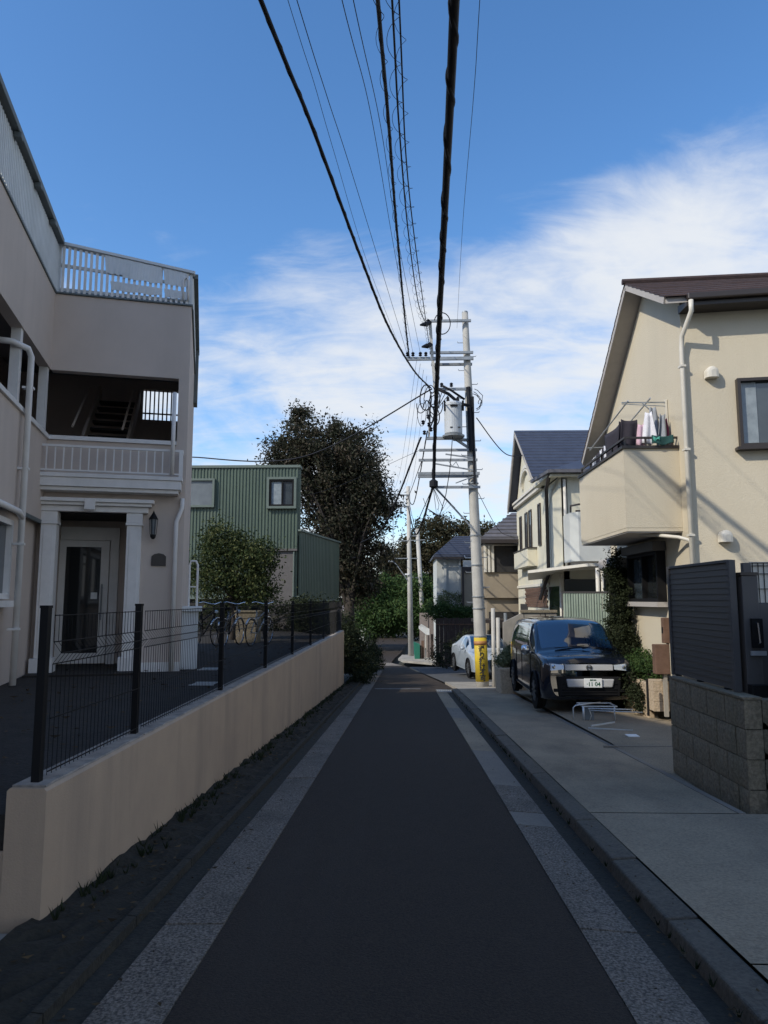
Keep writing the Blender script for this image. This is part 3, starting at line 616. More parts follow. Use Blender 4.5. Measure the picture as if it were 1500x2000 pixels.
# dark hedge and shrubs under the big tree and in the courtyard
def shrub(label, base, blobs, nl, ls, seed, m, name='shrub', cat='shrub', group=None, **k):
    return tree(label, base, blobs, nl, ls, seed, m, tr=.035, nbr=12, name=name, cat=cat, group=group, **k)
shrub('dark shrub crowded against the trunk of the tall tree', (-2.1, 23.8, G(24)), [(-2.2, 24.2, .4, .5, .8, .8), (-1.75, 25, -.3, .5, 1.5, .7), (-2.2, 27, -.2, .7, 1.5, .9)], 9000, .05, 8, 'leafivy', clump=.14)
shrub('low dark undergrowth at the lane edge beyond the peach wall', (-1.5, 24, G(24)), [(-1.35, 24.5, -1.0, .35, 1.6, .35), (-1.5, 29, -1.1, .45, 3., .6), (-1.7, 35, -1.4, .7, 3, .8)], 9000, .05, 9, 'leafivy', clump=.12)
shrub('dark hedge along the back of the courtyard under the green building', (-5, 25.5, .38), [(-5.2, 25.6, .9, 2.4, .7, .75), (-3.2, 25.0, .9, .9, .7, .6)], 12000, .05, 10, 'leafivy', clump=.15)
# trees and greenery down the lane
tree('green leafy tree overhanging the lane left of the thin far pole', (-2.6, 60, -2.6), [(-2.4, 60, 1.9, 1.9, 2, 1.7), (-1.2, 59, .3, 1.7, 2, 1.5), (-2.8, 59, -.2, 1.4, 2, 1.4), (-.2, 60, 1.8, 1.3, 1.5, 1.4)], 22000, .13, 12, 'leafgreen', tr=.2, clump=.35)
tree('dark mass of evergreen tree closing the end of the lane', (-1.2, 78, -2.6), [(-1.2, 78, 0, 3.6, 2, 2.6), (1.6, 78, 0.6, 2.2, 2, 3.0)], 16000, .2, 13, 'leafivy', tr=.25, clump=.5)
tree('green shrubby tree right of the thin far pole', (1.9, 56, -2.5), [(1.5, 57, .9, 1.5, 1.5, 1.9), (2.6, 56, .2, 1.3, 1.5, 1.4), (1.2, 57, 2.5, .9, 1, .9)], 15000, .12, 14, 'leafgreen', tr=.15, clump=.32)
tree('tall olive brown tree rising behind the blue roofed white house', (3.6, 68, -2.6), [(2.2, 68, 6.6, 2.3, 2, 2.3), (5.2, 68, 6.5, 2.5, 2, 2.5), (3.4, 68, 4.4, 3.0, 2, 2.2), (.9, 68, 5.5, 1.2, 1, 1.4), (7.3, 69, 7.0, 1.5, 1.5, 1.9), (3.8, 68, 8.2, 1.3, 1, 1.0)], 26000, .16, 15, 'leafolive', tr=.3, clump=.42)
tree('distant round tree seen beside the big dark tree over the lane', (-2.3, 90, -2.6), [(-1.6, 90, 6.3, 1.2, 1.5, 1.2), (-.2, 90, 5, 1.8, 1.5, 1.6)], 9000, .2, 16, 'leafolive', tr=.25, clump=.45)
# a line of far trees
for i in range(12):
    x = -95+i*17+rng.uniform(-4, 4); h = rng.uniform(5, 8)
    tree('far dark green tree in the distant row, %s' % ['furthest left', 'second from the left', 'third from the left', 'fourth from the left', 'fifth from the left', 'left of the lane end', 'right of the lane end', 'sixth from the right', 'fifth from the right', 'fourth from the right', 'second from the right', 'furthest right'][i],
         (x, 150, -2.6), [(x, 150, h*.45, 8, 4, h*.8), (x+6, 152, h*.3, 6, 4, h*.6)], 2600, .55, 40+i, 'leafolive', tr=.5, clump=1.2, nbr=6, group='far row of trees')
# shed with pink roof and white door on the left far down
sh = empty('shed', (-3.6, 62, -2.6), 'small dark shed with faded pink roof and white door at the lane end', 'shed')
b = MB(); b.box(-5.6, -2.9, 62, 64, -2.7, .2); part('wall', b, 'redwood', sh)
b = MB(); b.poly([(-5.8, 61.5, .35), (-2.75, 61.5, .2), (-2.75, 64, .75), (-5.8, 64, .9)], (0, 0, .12)); part('roof', b, 'pink', sh)
b = MB(); b.box(-3.75, -3.1, 61.93, 62.02, -2.6, -.6); part('door', b, 'greywhite', sh)
b = MB(); b.box(-4.6, -3.95, 61.95, 62.02, -1.9, -.8); part('window', b, 'glassblue', sh)
b = MB(); b.hexa([(-3.6, 54.6, -2.5), (-2.75, 54.6, -2.5), (-2.75, 56, -2.5), (-3.6, 56, -2.5), (-3.6, 54.9, -1.7), (-2.85, 54.9, -1.75), (-2.85, 55.8, -1.75), (-3.6, 55.8, -1.7)])
thing('covered_bin', b, 'greywhite', 'pale covered crate standing in front of the pink roofed shed', 'crate', bevel=.08)

# ================================================================ bicycles in the courtyard
def bicycle(x, y, rz, label, fr):
    t = empty('bicycle', (x, y, .38), label, 'bicycle', 'bicycles parked in the dark courtyard', rz, local=True)
    z0 = 0.
    for s in (-.52, .52):
        w_ = MB(); n = 24
        w_.tube([(s+.31*math.cos(a), 0, .33+.31*math.sin(a)) for a in [2*math.pi*i/n for i in range(n+1)]], .017, 6, False)
        wh = part('wheel', w_, 'tyre', t, smooth=True)
        r_ = MB(); r_.tube([(s+.295*math.cos(a), 0, .33+.295*math.sin(a)) for a in [2*math.pi*i/n for i in range(n+1)]], .008, 5, False)
        for k in range(12): a = k*math.pi/6; r_.beam((s, 0, .33), (s+.29*math.cos(a), 0, .33+.29*math.sin(a)), .003)
        part('rim', r_, 'chrome', wh)
        m_ = MB(); m_.tube([(s+.345*math.cos(a), 0, .33+.345*math.sin(a)) for a in np.linspace(R(30), R(150), 10)], .022, 6); part('mudguard', m_, 'chrome', t, smooth=True)
    f_ = MB()
    for p, q in (((-.52, 0, .33), (-.12, 0, .30)), ((-.52, 0, .33), (-.2, 0, .75)), ((-.12, 0, .30), (-.22, 0, .85)), ((-.12, 0, .30), (.36, 0, .72)), ((-.19, 0, .62), (.34, 0, .82)), ((.33, 0, .95), (.38, 0, .66)), ((.38, 0, .66), (.52, 0, .33))): f_.tube([p, q], .016, 6)
    part('frame', f_, fr, t, smooth=True)
    part('handlebar', MB().tube([(.10, -.26, 1.03), (.25, -.24, 1.05), (.34, -.05, 1.0), (.34, .05, 1.0), (.25, .24, 1.05), (.10, .26, 1.03)], .013, 6), 'chrome', t, smooth=True)
    part('saddle', MB().hexa([(-.36, -.09, .86), (-.06, -.02, .86), (-.06, .02, .86), (-.36, .09, .86), (-.38, -.10, .92), (-.04, -.025, .90), (-.04, .025, .90), (-.38, .10, .92)]), 'plastic', t, bevel=.02)
    part('headlight', MB().lathe((.46, 0, .78), [(.02, 0), (.04, .02), (.04, .06), (.02, .08)], 10), 'lens', t)
    return t
bicycle(-4.55, 16.6, R(75), 'dark bicycle parked closest to the apartment building corner', 'plastic')
bicycle(-4.1, 17.2, R(82), 'dark bicycle parked second from the apartment building', 'carblack')
bicycle(-3.5, 17.6, R(78), 'silver framed bicycle parked furthest right in the courtyard', 'steel')
b = MB(); b.box(-4.35, -3.75, 18.6, 19., .38, 1.15); b.box(-4.38, -3.72, 18.57, 19.03, 1.152, 1.2)
thing('storage_box', b, 'block', 'drab beige storage box standing behind the parked bicycles', 'box', bevel=.015)
for i, (x, y) in enumerate(((-2.63, 9.6), (-3.1, 11.6))):
    b = MB()
    for k in range(9): b.box(x-.14+k*.033, x-.125+k*.033, y-.15, y+.15, .385, .395)
    b.box(x-.16, x+.16, y-.17, y-.15, .385, .396); b.box(x-.16, x+.16, y+.15, y+.17, .385, .396)
    thing('drain_cover', b, 'alu', ['pale metal drain grating in the courtyard nearer the fence', 'pale metal drain grating further back in the courtyard'][i], 'drain cover')
# ================================================================ near cream house (right)
hs = empty('cream_house', (4.65, 11.7, -.45), 'cream rendered house with brown tiled roof and a laundry balcony over the parked van', 'house')
SK = .14
def sk(x, y, z): return (x, y-(SK if y < 12.3 else .085)*(x-4.65) if x > 4.65 else y, z)
b = MB(); pr = [(11.67, -.9), (16.2, -.9), (16.2, 5.30), (13.36, 7.40), (11.67, 6.46)]
b.poly([(4.65, y, z) for y, z in pr], (.15, 0, 0))
b.hexa([sk(4.66, 11.671, -.9), sk(13, 11.671, -.9), sk(13, 11.9, -.9), sk(4.8, 11.9, -.9), sk(4.66, 11.671, 6.46), sk(13, 11.671, 6.46), sk(13, 11.9, 6.46), sk(4.8, 11.9, 6.46)])
b.box(4.8, 13, 16.0, 16.2, -.9, 4.6); b.box(12.8, 13, 10.6, 16.0, -.9, 4.6)
part('wall', b, 'cream', hs)
rf = MB()
for (y0, z0), (y1, z1) in (((11.40, 6.42), (13.36, 7.54)), ((13.36, 7.54), (17.1, 4.78))):
    a = [sk(4.33, y0, z0), sk(13.4, y0, z0), sk(13.4, y1, z1), sk(4.33, y1, z1)]
    rf.hexa([(p[0], p[1], p[2]-.10) for p in a]+[(p[0], p[1], p[2]) for p in a])
roof = part('roof', rf, 'soffit', hs)
tb = MB()   # overlapping tile courses, near and far slope
for i in range(9):
    t0, t1 = i/9, (i+1.15)/9; y0, z0 = 11.34+2.02*t0, 6.40+1.14*t0; y1, z1 = 11.34+2.02*min(t1, 1), 6.40+1.14*min(t1, 1)
    a = [sk(4.29, y0, z0+.045), sk(13.5, y0, z0+.045), sk(13.5, y1, z1+.02), sk(4.29, y1, z1+.02)]
    c = MB().hexa([(p[0], p[1], p[2]-.03) for p in a]+a); part('tile_course', c, 'brownroof', roof)
for i in range(16):
    t0, t1 = i/16, (i+1.1)/16; y0, z0 = 13.36+3.78*t0, 7.54-2.79*t0; y1, z1 = 13.36+3.78*min(t1, 1), 7.54-2.79*min(t1, 1)
    a = [sk(4.29, y0, z0+.02), sk(13.5, y0, z0+.02), sk(13.5, y1, z1+.05), sk(4.29, y1, z1+.05)]
    c = MB().hexa([(p[0], p[1], p[2]-.03) for p in a]+a)
    part('tile_course', c, 'brownroof', roof)
c = MB().tube([sk(4.25, 13.36, 7.59), sk(13.5, 13.36, 7.59)], .06, 8); part('ridge_cap', c, 'brownroof', roof)
b = MB(); b.beam(sk(4.62, 11.27, 6.37), sk(13.5, 11.27, 6.37), .12, .11); part('gutter', b, 'brown', hs, bevel=.02)
b = MB(); b.hexa([sk(4.62, 11.30, 6.24), sk(13.4, 11.30, 6.24), sk(13.4, 11.67, 6.24), sk(4.62, 11.67, 6.24), sk(4.62, 11.30, 6.30), sk(13.4, 11.30, 6.30), sk(13.4, 11.67, 6.38), sk(4.62, 11.67, 6.38)]); part('eave_soffit', b, 'brown', hs)
b = MB(); b.beam((4.315, 11.42, 6.38), (4.315, 13.36, 7.48), .03, .11); b.beam((4.315, 13.36, 7.48), (4.315, 17.08, 4.74), .03, .11); part('bargeboard', b, 'soffit', hs)
part('downpipe', MB().tube([(4.66, 11.22, 6.30), (4.66, 11.22, 6.12), (4.625, 11.56, 5.82), (4.62, 11.60, 5.6), (4.62, 11.60, -.4)], .038, 10), 'creamtrim', hs, smooth=True)
b = MB()
for z in (5.3, 3.9, 2.5, 1.9, .9): b.box(4.575, 4.665, 11.55, 11.669, z, z+.035)
part('pipe_bracket', b, 'creamtrim', hs)
part('branch_pipe', MB().tube([(4.05, 12.4, 2.62), (4.5, 11.80, 2.50), (4.60, 11.62, 2.44), (4.62, 11.60, 2.35)], .03, 8), 'creamtrim', hs, smooth=True)
for x, z, y in ((5.07, 5.19, 11.61), (5.14, 2.49, 11.60)):
    v = MB(); y -= .0
    for j, (dy, r) in enumerate([(0, .10), (-.10, .10), (-.135, .08), (-.15, .04)]):
        o = len(v.v)
        for k in range(17):
            a = math.pi*k/16; v.v.append((x-r*math.cos(a), y+dy, z+min(r, .1)*math.sin(a)*(1 if j < 2 else .8)+.0))
        v.v += [(x+r, y+dy, z-.09), (x-r, y+dy, z-.09)]
        if j:
            n = 19
            for k in range(n): v.f.append((o-n+k, o-n+(k+1) % n, o+(k+1) % n, o+k))
    v.f.append(tuple(range(3*19, 4*19)))
    part('vent_hood', v, 'creamtrim', hs)
ua = math.hypot(1, SK); FH = Fr((4.65, 11.67), (1/ua, -SK/ua), (-SK/ua, -1/ua))
w = window(hs, FH, .80, 2.6, 3.93, 5.06, 'brown', ['glassblue', 'frost'], .05, .004, .12, mull=(1.7,))
b = MB(); FH.box(b, .74, 2.65, .0, .15, 3.88, 3.925); part('window_sill', b, 'brown', hs)
b = MB(); FH.box(b, .86, 1.1, .024, .034, 4.0, 5.0); part('curtain', b, 'curtain', hs)
# street-side balcony
b = MB()
b.box(3.72, 4.648, 12.0, 12.12, 2.68, 4.02); b.box(3.72, 3.84, 12.12, 15.05, 2.68, 4.02); b.box(3.84, 4.648, 14.93, 15.05, 2.68, 4.02)
b.box(3.725, 4.648, 12.005, 15.04, 2.62, 2.68+.06)
part('balcony_wall', b, 'cream', hs)
b = MB(); b.box(3.69, 4.66, 11.965, 12.14, 4.022, 4.07); b.box(3.69, 3.87, 12.14, 15.08, 4.022, 4.07); part('balcony_coping', b, 'brown', hs)
b = MB(); b.box(3.75, 4.66, 12.03, 12.07, 4.20, 4.235); b.box(3.75, 3.79, 12.07, 15.03, 4.20, 4.235)
for y in (12.05, 12.8, 13.5, 14.3, 15.0): b.box(3.755, 3.785, y-.012, y+.012, 4.07, 4.2)
for x in (4.1, 4.55): b.box(x, x+.03, 12.035, 12.06, 4.07, 4.2)
part('balcony_rail', b, 'brown', hs)
b = MB(); b.box(3.74, 4.64, 12.02, 15.02, 2.60, 2.62); part('balcony_underside', b, 'soffit', hs)
# street face ground-floor: bay window, door with shutter box
FS = Fr((4.65, 16.2), (0, -1), (-1, 0))
w = window(hs, FS, 1.65, 3.35, 1.45, 2.35, 'plastic', ['glassblue', 'glass'], .06, .004, .16, mull=(2.5,), pane_n=.05)
b = MB(); FS.box(b, 1.55, 3.4, .0, .24, 2.352, 2.52); part('shutter_box', b, 'gatepost', hs, bevel=.01)
b = MB(); FS.box(b, 1.6, 3.4, .0, .2, 1.36, 1.447); part('window_sill', b, 'soffit', hs)
window(hs, FS, .15, 1.25, -.3, 2.1, 'plastic', ['glass', 'glassblue'], .06, .004, .12, mull=(.7,))
b = MB(); FS.box(b, .02, 1.32, .0, .30, 2.13, 2.36); part('shutter_box', b, 'soffit', hs, bevel=.05)

# laundry on the balcony
b = MB(); b.tube([(3.95, 12.35, 4.95), (3.95, 15.0, 4.62)], .014, 6); thing('laundry_pole', b, 'alu', 'thin laundry pole on the balcony rack, the one nearer the street', 'pole', 'laundry poles')
b = MB(); b.tube([(4.32, 12.3, 4.98), (4.32, 14.9, 4.66)], .014, 6); thing('laundry_pole', b, 'alu', 'thin laundry pole on the balcony rack, the one nearer the house wall', 'pole', 'laundry poles')
rk = empty('laundry_rack', (4.5, 12.5, 4.07), 'metal bracket rack holding the laundry poles over the balcony', 'rack')
part('arm', MB().beam((4.64, 12.4, 4.93), (3.85, 12.4, 4.93), .02).beam((4.64, 12.4, 4.86), (3.85, 12.4, 4.905), .012).beam((4.64, 12.4, 4.5), (4.2, 12.4, 4.93), .015).beam((4.64, 14.8, 4.66), (3.85, 14.8, 4.63), .02), 'steel', rk)
part('post', MB().beam((4.62, 12.4, 4.0), (4.62, 12.4, 4.98), .035), 'creamtrim', rk)
def cloth_sheet(x0, y0, x1, y1, zt, zb_, m, label, cat, seed, amp=.03, taper=0., nx=14, nz=8):
    r = random.Random(seed); b = MB(); ph = r.uniform(0, 6); D = Vector((x1-x0, y1-y0, 0)); nrm = Vector((-D.y, D.x, 0)).normalized()
    for j in range(nz+1):
        t = j/nz
        for i in range(nx+1):
            s = i/nx; s2 = s+(.5-s)*taper*(1-t)
            p = Vector((x0, y0, zt))+D*s2+nrm*amp*(.3+t)*math.sin(ph+s*9+t*1.5); z = zt+(zb_-zt)*t+.02*math.sin(s*7+ph)*t-.03*math.sin(math.pi*s)*(1-t)
            b.v.append((p.x, p.y, z))
    b.f = [(j*(nx+1)+i, j*(nx+1)+i+1, (j+1)*(nx+1)+i+1, (j+1)*(nx+1)+i) for j in range(nz) for i in range(nx)]
    o = thing('hanging_cloth' if cat == 'cloth' else 'hanging_shirt', b, m, label, cat, 'laundry on the cream house balcony', smooth=True)
    s = o.modifiers.new('thickness', 'SOLIDIFY'); s.thickness = .012; return o
cloth_sheet(3.92, 12.6, 3.92, 13.8, 4.66, 3.98, 'c_black', 'large black shirt hanging at the outer corner of the balcony', 'shirt', 1)
cloth_sheet(3.76, 12.28, 4.10, 12.30, 4.60, 4.10, 'c_black', 'black t-shirt hanging left of the pink top on the balcony', 'shirt', 2, taper=.15)
cloth_sheet(3.78, 12.5, 4.14, 12.6, 4.62, 4.05, 'c_black', 'charcoal shirt hanging behind the black t-shirt on the balcony', 'shirt', 22, taper=.2)
cloth_sheet(4.04, 12.28, 4.22, 12.26, 4.52, 4.12, 'c_pink', 'small pink top hanging beside the black t-shirt', 'shirt', 3, taper=.4)
cloth_sheet(4.12, 12.26, 4.38, 12.20, 4.72, 4.15, 'c_white', 'pale white shirt hanging from a clip, between the pink top and the grey ones', 'shirt', 4, taper=.6)
cloth_sheet(4.22, 12.38, 4.52, 12.34, 4.84, 4.2, 'c_grey', 'grey shirt hanging highest in the cluster of laundry', 'shirt', 5, taper=.7, amp=.05)
cloth_sheet(4.36, 12.22, 4.60, 12.25, 4.68, 4.15, 'c_grey', 'grey shirt hanging at the right of the laundry cluster', 'shirt', 6, taper=.6, amp=.05)
cloth_sheet(4.50, 12.3, 4.60, 12.3, 4.62, 4.2, 'c_wine', 'dark red top hanging closest to the house wall', 'shirt', 7, taper=.3)
cloth_sheet(4.18, 11.93, 4.54, 11.93, 4.24, 4.08, 'c_teal', 'dark teal towel draped over the balcony rail', 'towel', 8, amp=.012)
cloth_sheet(4.20, 11.91, 4.30, 11.905, 4.21, 4.14, mat('mint_cloth', (.08, .36, .28), .9), 'small mint green cloth pegged on the teal towel', 'cloth', 9, amp=.006)
for i in range(7):
    y = 13.95+i*.15; cloth_sheet(3.98, y, 3.98, y+.12, 4.52-.015*i, 4.13-.01*i, ['c_white', 'c_black', 'c_white', 'c_black', 'c_black', 'c_grey', 'c_white'][i],
      ['white sock like cloth nearest the big black shirt in the row', 'narrow black cloth next to the nearest white one in the row', 'second white cloth in the far row of laundry', 'first of two narrow black cloths side by side in the far row', 'second of two narrow black cloths side by side in the far row', 'grey cloth near the far end of the laundry row', 'white cloth at the far end of the laundry row'][i], 'cloth', 30+i, amp=.01, nx=4, nz=4)

# ================================================================ block wall with louvre fence (right foreground)
bw = empty('block_wall', (3.08, 7.3, -.45), 'rough grey concrete block wall under the black louvre fence', 'wall')
bmesh_ = []
for k in range(5):
    m_ = MB(); L_, H_, T_ = .388, .248, .15; n = 7
    # rock-faced block: front face (-X) is a bumpy grid
    o = 0
    for j in range(5):
        for i in range(n): e = (0 < i < n-1) and (0 < j < 4); m_.v.append((-T_/2-(rng.uniform(.002, .012) if e else 0), -L_/2+L_*i/(n-1), H_*j/4))
    m_.f = [(j*n+i, (j+1)*n+i, (j+1)*n+i+1, j*n+i+1) for j in range(4) for i in range(n-1)]
    m_.hexa([(-T_/2, -L_/2, 0), (T_/2, -L_/2, 0), (T_/2, L_/2, 0), (-T_/2, L_/2, 0), (-T_/2, -L_/2, H_), (T_/2, -L_/2, H_), (T_/2, L_/2, H_), (-T_/2, L_/2, H_)])
    bmesh_.append(mesh_of('block', m_, 'block'))
for r_ in range(5):
    z = -.66+r_*.256+.0; off = .0 if r_ % 2 == 0 else .2
    y = 6.56+.2+(-.2 if r_ % 2 else 0)
    while y < 8.3:
        if r_ % 2 and y < 6.6: y += .4; continue
        piece('block', bmesh_[rng.integers(5)], bw, (3.075, y, z))
        y += .4
    piece('block', bmesh_[r_ % 5], bw, (3.075, 6.655 if r_ % 2 else 8.26, z), scale=(1, .49, 1))
b = MB(); b.box(3.02, 3.14, 6.57, 8.34, -.66, .61); part('mortar', b, 'soil', bw)
# return of the wall towards the gate
for r_ in range(5):
    for i in range(2): piece('block', bmesh_[rng.integers(5)], bw, (3.36+i*.4, 6.66, -.66+r_*.256), rot=(0, 0, math.pi/2))
b = MB(); x0 = 3.0
for i in range(5):
    y0 = 6.56+i*.357; b2 = MB().box(2.99, 3.16, y0, y0+.352, .618, .638); part('coping', b2, 'block', bw)
# louvre fence
lf = empty('louvre_fence', (3.12, 7.7, .64), 'charcoal horizontal slat screen fence standing on the grey block wall', 'fence')
sl_ = mesh_of('slat', MB().hexa([(-.012, 0, 0), (.010, 0, .0), (.010, 1.5, 0), (-.012, 1.5, 0), (-.004, 0, .058), (.010, 0, .058), (.010, 1.5, .058), (-.004, 1.5, .058)]), 'slat')
for i in range(20): piece('slat', sl_, lf, (3.11, 6.96, .655+i*.0595))
b = MB(); b.box(3.125, 3.135, 6.95, 8.47, .65, 1.84); part('backing', b, 'slat', lf)
b = MB(); b.box(3.085, 3.15, 6.90, 6.955, .64, 1.87); b.box(3.085, 3.15, 8.465, 8.52, .64, 1.87); b.box(3.085, 3.15, 6.957, 8.463, 1.845, 1.875); part('frame', b, 'gatepost', lf, bevel=.004)
for y in (7.1, 7.75, 8.35): part('foot', MB().box(3.09, 3.145, y, y+.06, .636, .654), 'plastic', lf)
# gate pillar, intercom, letter slot, dark panel
gp = empty('gate_pillar', (3.35, 6.95, -.4), 'dark gate pillar with intercom and letter slot behind the slat fence', 'pillar')
part('pillar', MB().box(3.18, 3.33, 6.86, 7.05, -.6, 1.72).box(3.332, 4.2, 6.90, 7.0, -.6, 1.46), 'gatepost', gp, bevel=.006)
part('pillar_cap', MB().box(3.17, 3.34, 6.85, 7.06, 1.722, 1.75), 'brown', gp)
part('door_handle', MB().tube([(3.28, 6.845, 1.28), (3.28, 6.80, 1.28), (3.29, 6.80, 1.10), (3.29, 6.845, 1.08)], .008, 6), 'chrome', gp)
part('intercom', MB().box(3.235, 3.34, 6.83, 6.858, 1.05, 1.32), 'plastic', gp, bevel=.004)
part('letter_slot', MB().box(3.22, 3.36, 6.835, 6.858, .98, 1.02), 'alu', gp)
part('lower_post', MB().box(3.17, 3.42, 6.74, 6.84, -.5, .72), 'iron', gp)
dg = empty('gate', (3.8, 6.2, -.4), 'dark closed gate at the right edge beside the block wall', 'gate')
for i in range(7): part('gate_board', MB().box(3.30+i*.15, 3.445+i*.15, 6.30-.0, 6.34, -.34, 1.45), 'brown', dg)
part('gate_frame', MB().box(3.28, 4.4, 6.345, 6.38, 1.3, 1.36).box(3.28, 4.4, 6.345, 6.38, -.1, -.04).box(3.24, 3.298, 6.28, 6.38, -.36, 1.50), 'iron', dg)
tl = empty('trellis', (3.6, 7.25, 1.4), 'cream wire trellis panel above the dark gate at the right edge', 'trellis')
b = MB()
for i in range(6): b.beam((3.50+i*.055, 7.3, 1.45), (3.50+i*.055, 7.3, 1.86), .006)
for z in (1.46, 1.6, 1.75, 1.83, 1.86): b.beam((3.49, 7.3, z), (3.9, 7.3, z), .007)
part('wires', b, 'iron', tl); part('panel', MB().box(3.48, 3.95, 7.31, 7.33, 1.44, 1.87), 'creamtrim', tl)
part('post', MB().box(3.40, 3.475, 7.28, 7.34, .9, 1.86), 'gatepost', tl)

# ================================================================ planter, posts and shrubs by the cream house
pl = empty('planter_wall', (4.3, 14, -.5), 'low tan block planter wall between the van and the cream house', 'wall')
for r_ in range(3):
    m_ = mesh_of('block', MB().box(-.13, .13, -.09, .09, 0, .163), 'tanblock')
    piece('block', m_, pl, (4.35, 12.6, -.38+r_*.168)); piece('block', m_, pl, (4.35, 12.79, -.38+r_*.168))
b = MB(); b.box(4.24, 4.36, 12.90, 17.4, -.8, .05); part('wall', b, 'tanblock', pl, bevel=.02)
b = MB(); b.box(4.36, 4.648, 12.75, 17.4, -.6, .0); part('planting_soil', b, 'soil', pl)
wp = empty('wooden_post', (4.35, 12.42, -.4), 'square brown wooden post box beside the slat fence', 'post')
part('box', MB().box(4.22, 4.46, 12.34, 12.5, .25, .74), 'brownwood', wp, bevel=.01); part('leg', MB().box(4.36, 4.42, 12.39, 12.45, -.45, .25), 'rawconc', wp)
mb_ = empty('mailbox', (4.5, 12.55, .0), 'tall brown mailbox fixed behind the wooden post box', 'mailbox')
part('box', MB().box(4.44, 4.60, 12.52, 12.64, .75, 1.18), 'brownwood', mb_, bevel=.008); part('post', MB().box(4.50, 4.54, 12.56, 12.60, -.3, .748), 'brown', mb_); part('latch', MB().box(4.43, 4.438, 12.55, 12.60, .92, 1.02), 'iron', mb_)
part('tap', MB().tube([(4.05, 12.3, -.42), (4.05, 12.3, .18)], .02, 6), 'iron', empty('standpipe', (4.05+.45, 12.0, -.42), 'thin dark standpipe between the planter and the block wall', 'standpipe', local=False))
def ivy(): pass
shrub('tall narrow column of dark ivy against the cream house window', (4.38, 14.6, -.3), [(4.36, 14.75, 1.1, .22, .36, 1.25), (4.38, 14.5, .3, .26, .42, .7), (4.36, 14.85, 2.0, .2, .28, .5), (4.34, 14.7, .7, .2, .35, .9)], 17000, .028, 21, 'leafivy', clump=.06, cat='climbing plant', name='ivy_column')
shrub('rounded green bush at the foot of the cream house wall', (4.45, 13.3, -.1), [(4.45, 13.3, .18, .22, .45, .22), (4.48, 13.9, .28, .2, .3, .25)], 5000, .025, 22, 'leafgreen', clump=.06)
shrub('feathery dark plant drooping over the low planter wall beside the van', (4.30, 13.4, -.3), [(4.22, 13.9, -.05, .16, .7, .30), (4.2, 13.2, -.25, .14, .3, .22)], 4500, .03, 23, 'leafivy', clump=.07)

# ================================================================ corrugated screen, low concrete wall, canopy behind the van
ps = empty('corrugated_screen', (4.6, 18.3, -.8), 'weathered pale green corrugated screen behind the van', 'fence')
for i in range(6): part('corrugated_sheet', MB().corr((4.02+i*.196, 18.3+.004*(i % 2)), (4.02+i*.196+.19, 18.3+.004*(i % 2)), -.8, 1.64, .05, .012, (0, -1)), 'polycarb', ps)
part('rail', MB().box(3.98, 5.22, 18.29, 18.35, 1.642, 1.69).box(3.98, 4.01, 18.3, 18.34, -.8, 1.64).box(5.2, 5.24, 18.3, 18.34, -.8, 1.64), 'gatepost', ps)
lw = empty('low_concrete_wall', (3.4, 20, -.9), 'grey concrete garden wall with a capped top behind the van', 'wall')
b = MB(); b.poly([(2.72, 20., -1.2), (4.20, 20., -1.2), (4.20, 20., 1.12), (3.27, 20., 1.12), (2.74, 20., .86)], (0, .14, 0)); part('wall', b, 'rawconc', lw)
part('capping', MB().box(3.22, 4.22, 19.96, 20.18, 1.124, 1.20), 'block', lw, bevel=.008)
for x in (3.3, 3.75): part('panel_joint', MB().box(x, x+.012, 19.993, 19.999, -1., 1.1), 'soil', lw)
pw = empty('planter', (2.55, 19.4, -.95), 'pale concrete planter with a bushy plant beside the pole', 'planter')
part('planter_box', MB().hexa([(2.50, 18.9, -1.0), (3.15, 18.9, -1.0), (3.15, 19.95, -1.0), (2.50, 19.95, -1.0), (2.46, 18.87, -.27), (3.15, 18.87, -.27), (3.15, 19.95, -.27), (2.46, 19.95, -.27)]), 'tanblock', pw, bevel=.03)
shrub('pale bushy plant growing in the concrete planter by the pole', (2.75, 19.3, -.28), [(2.72, 19.3, -.08, .30, .4, .22), (2.9, 19.4, .1, .2, .3, .2)], 3600, .03, 24, 'leafpale', clump=.07)

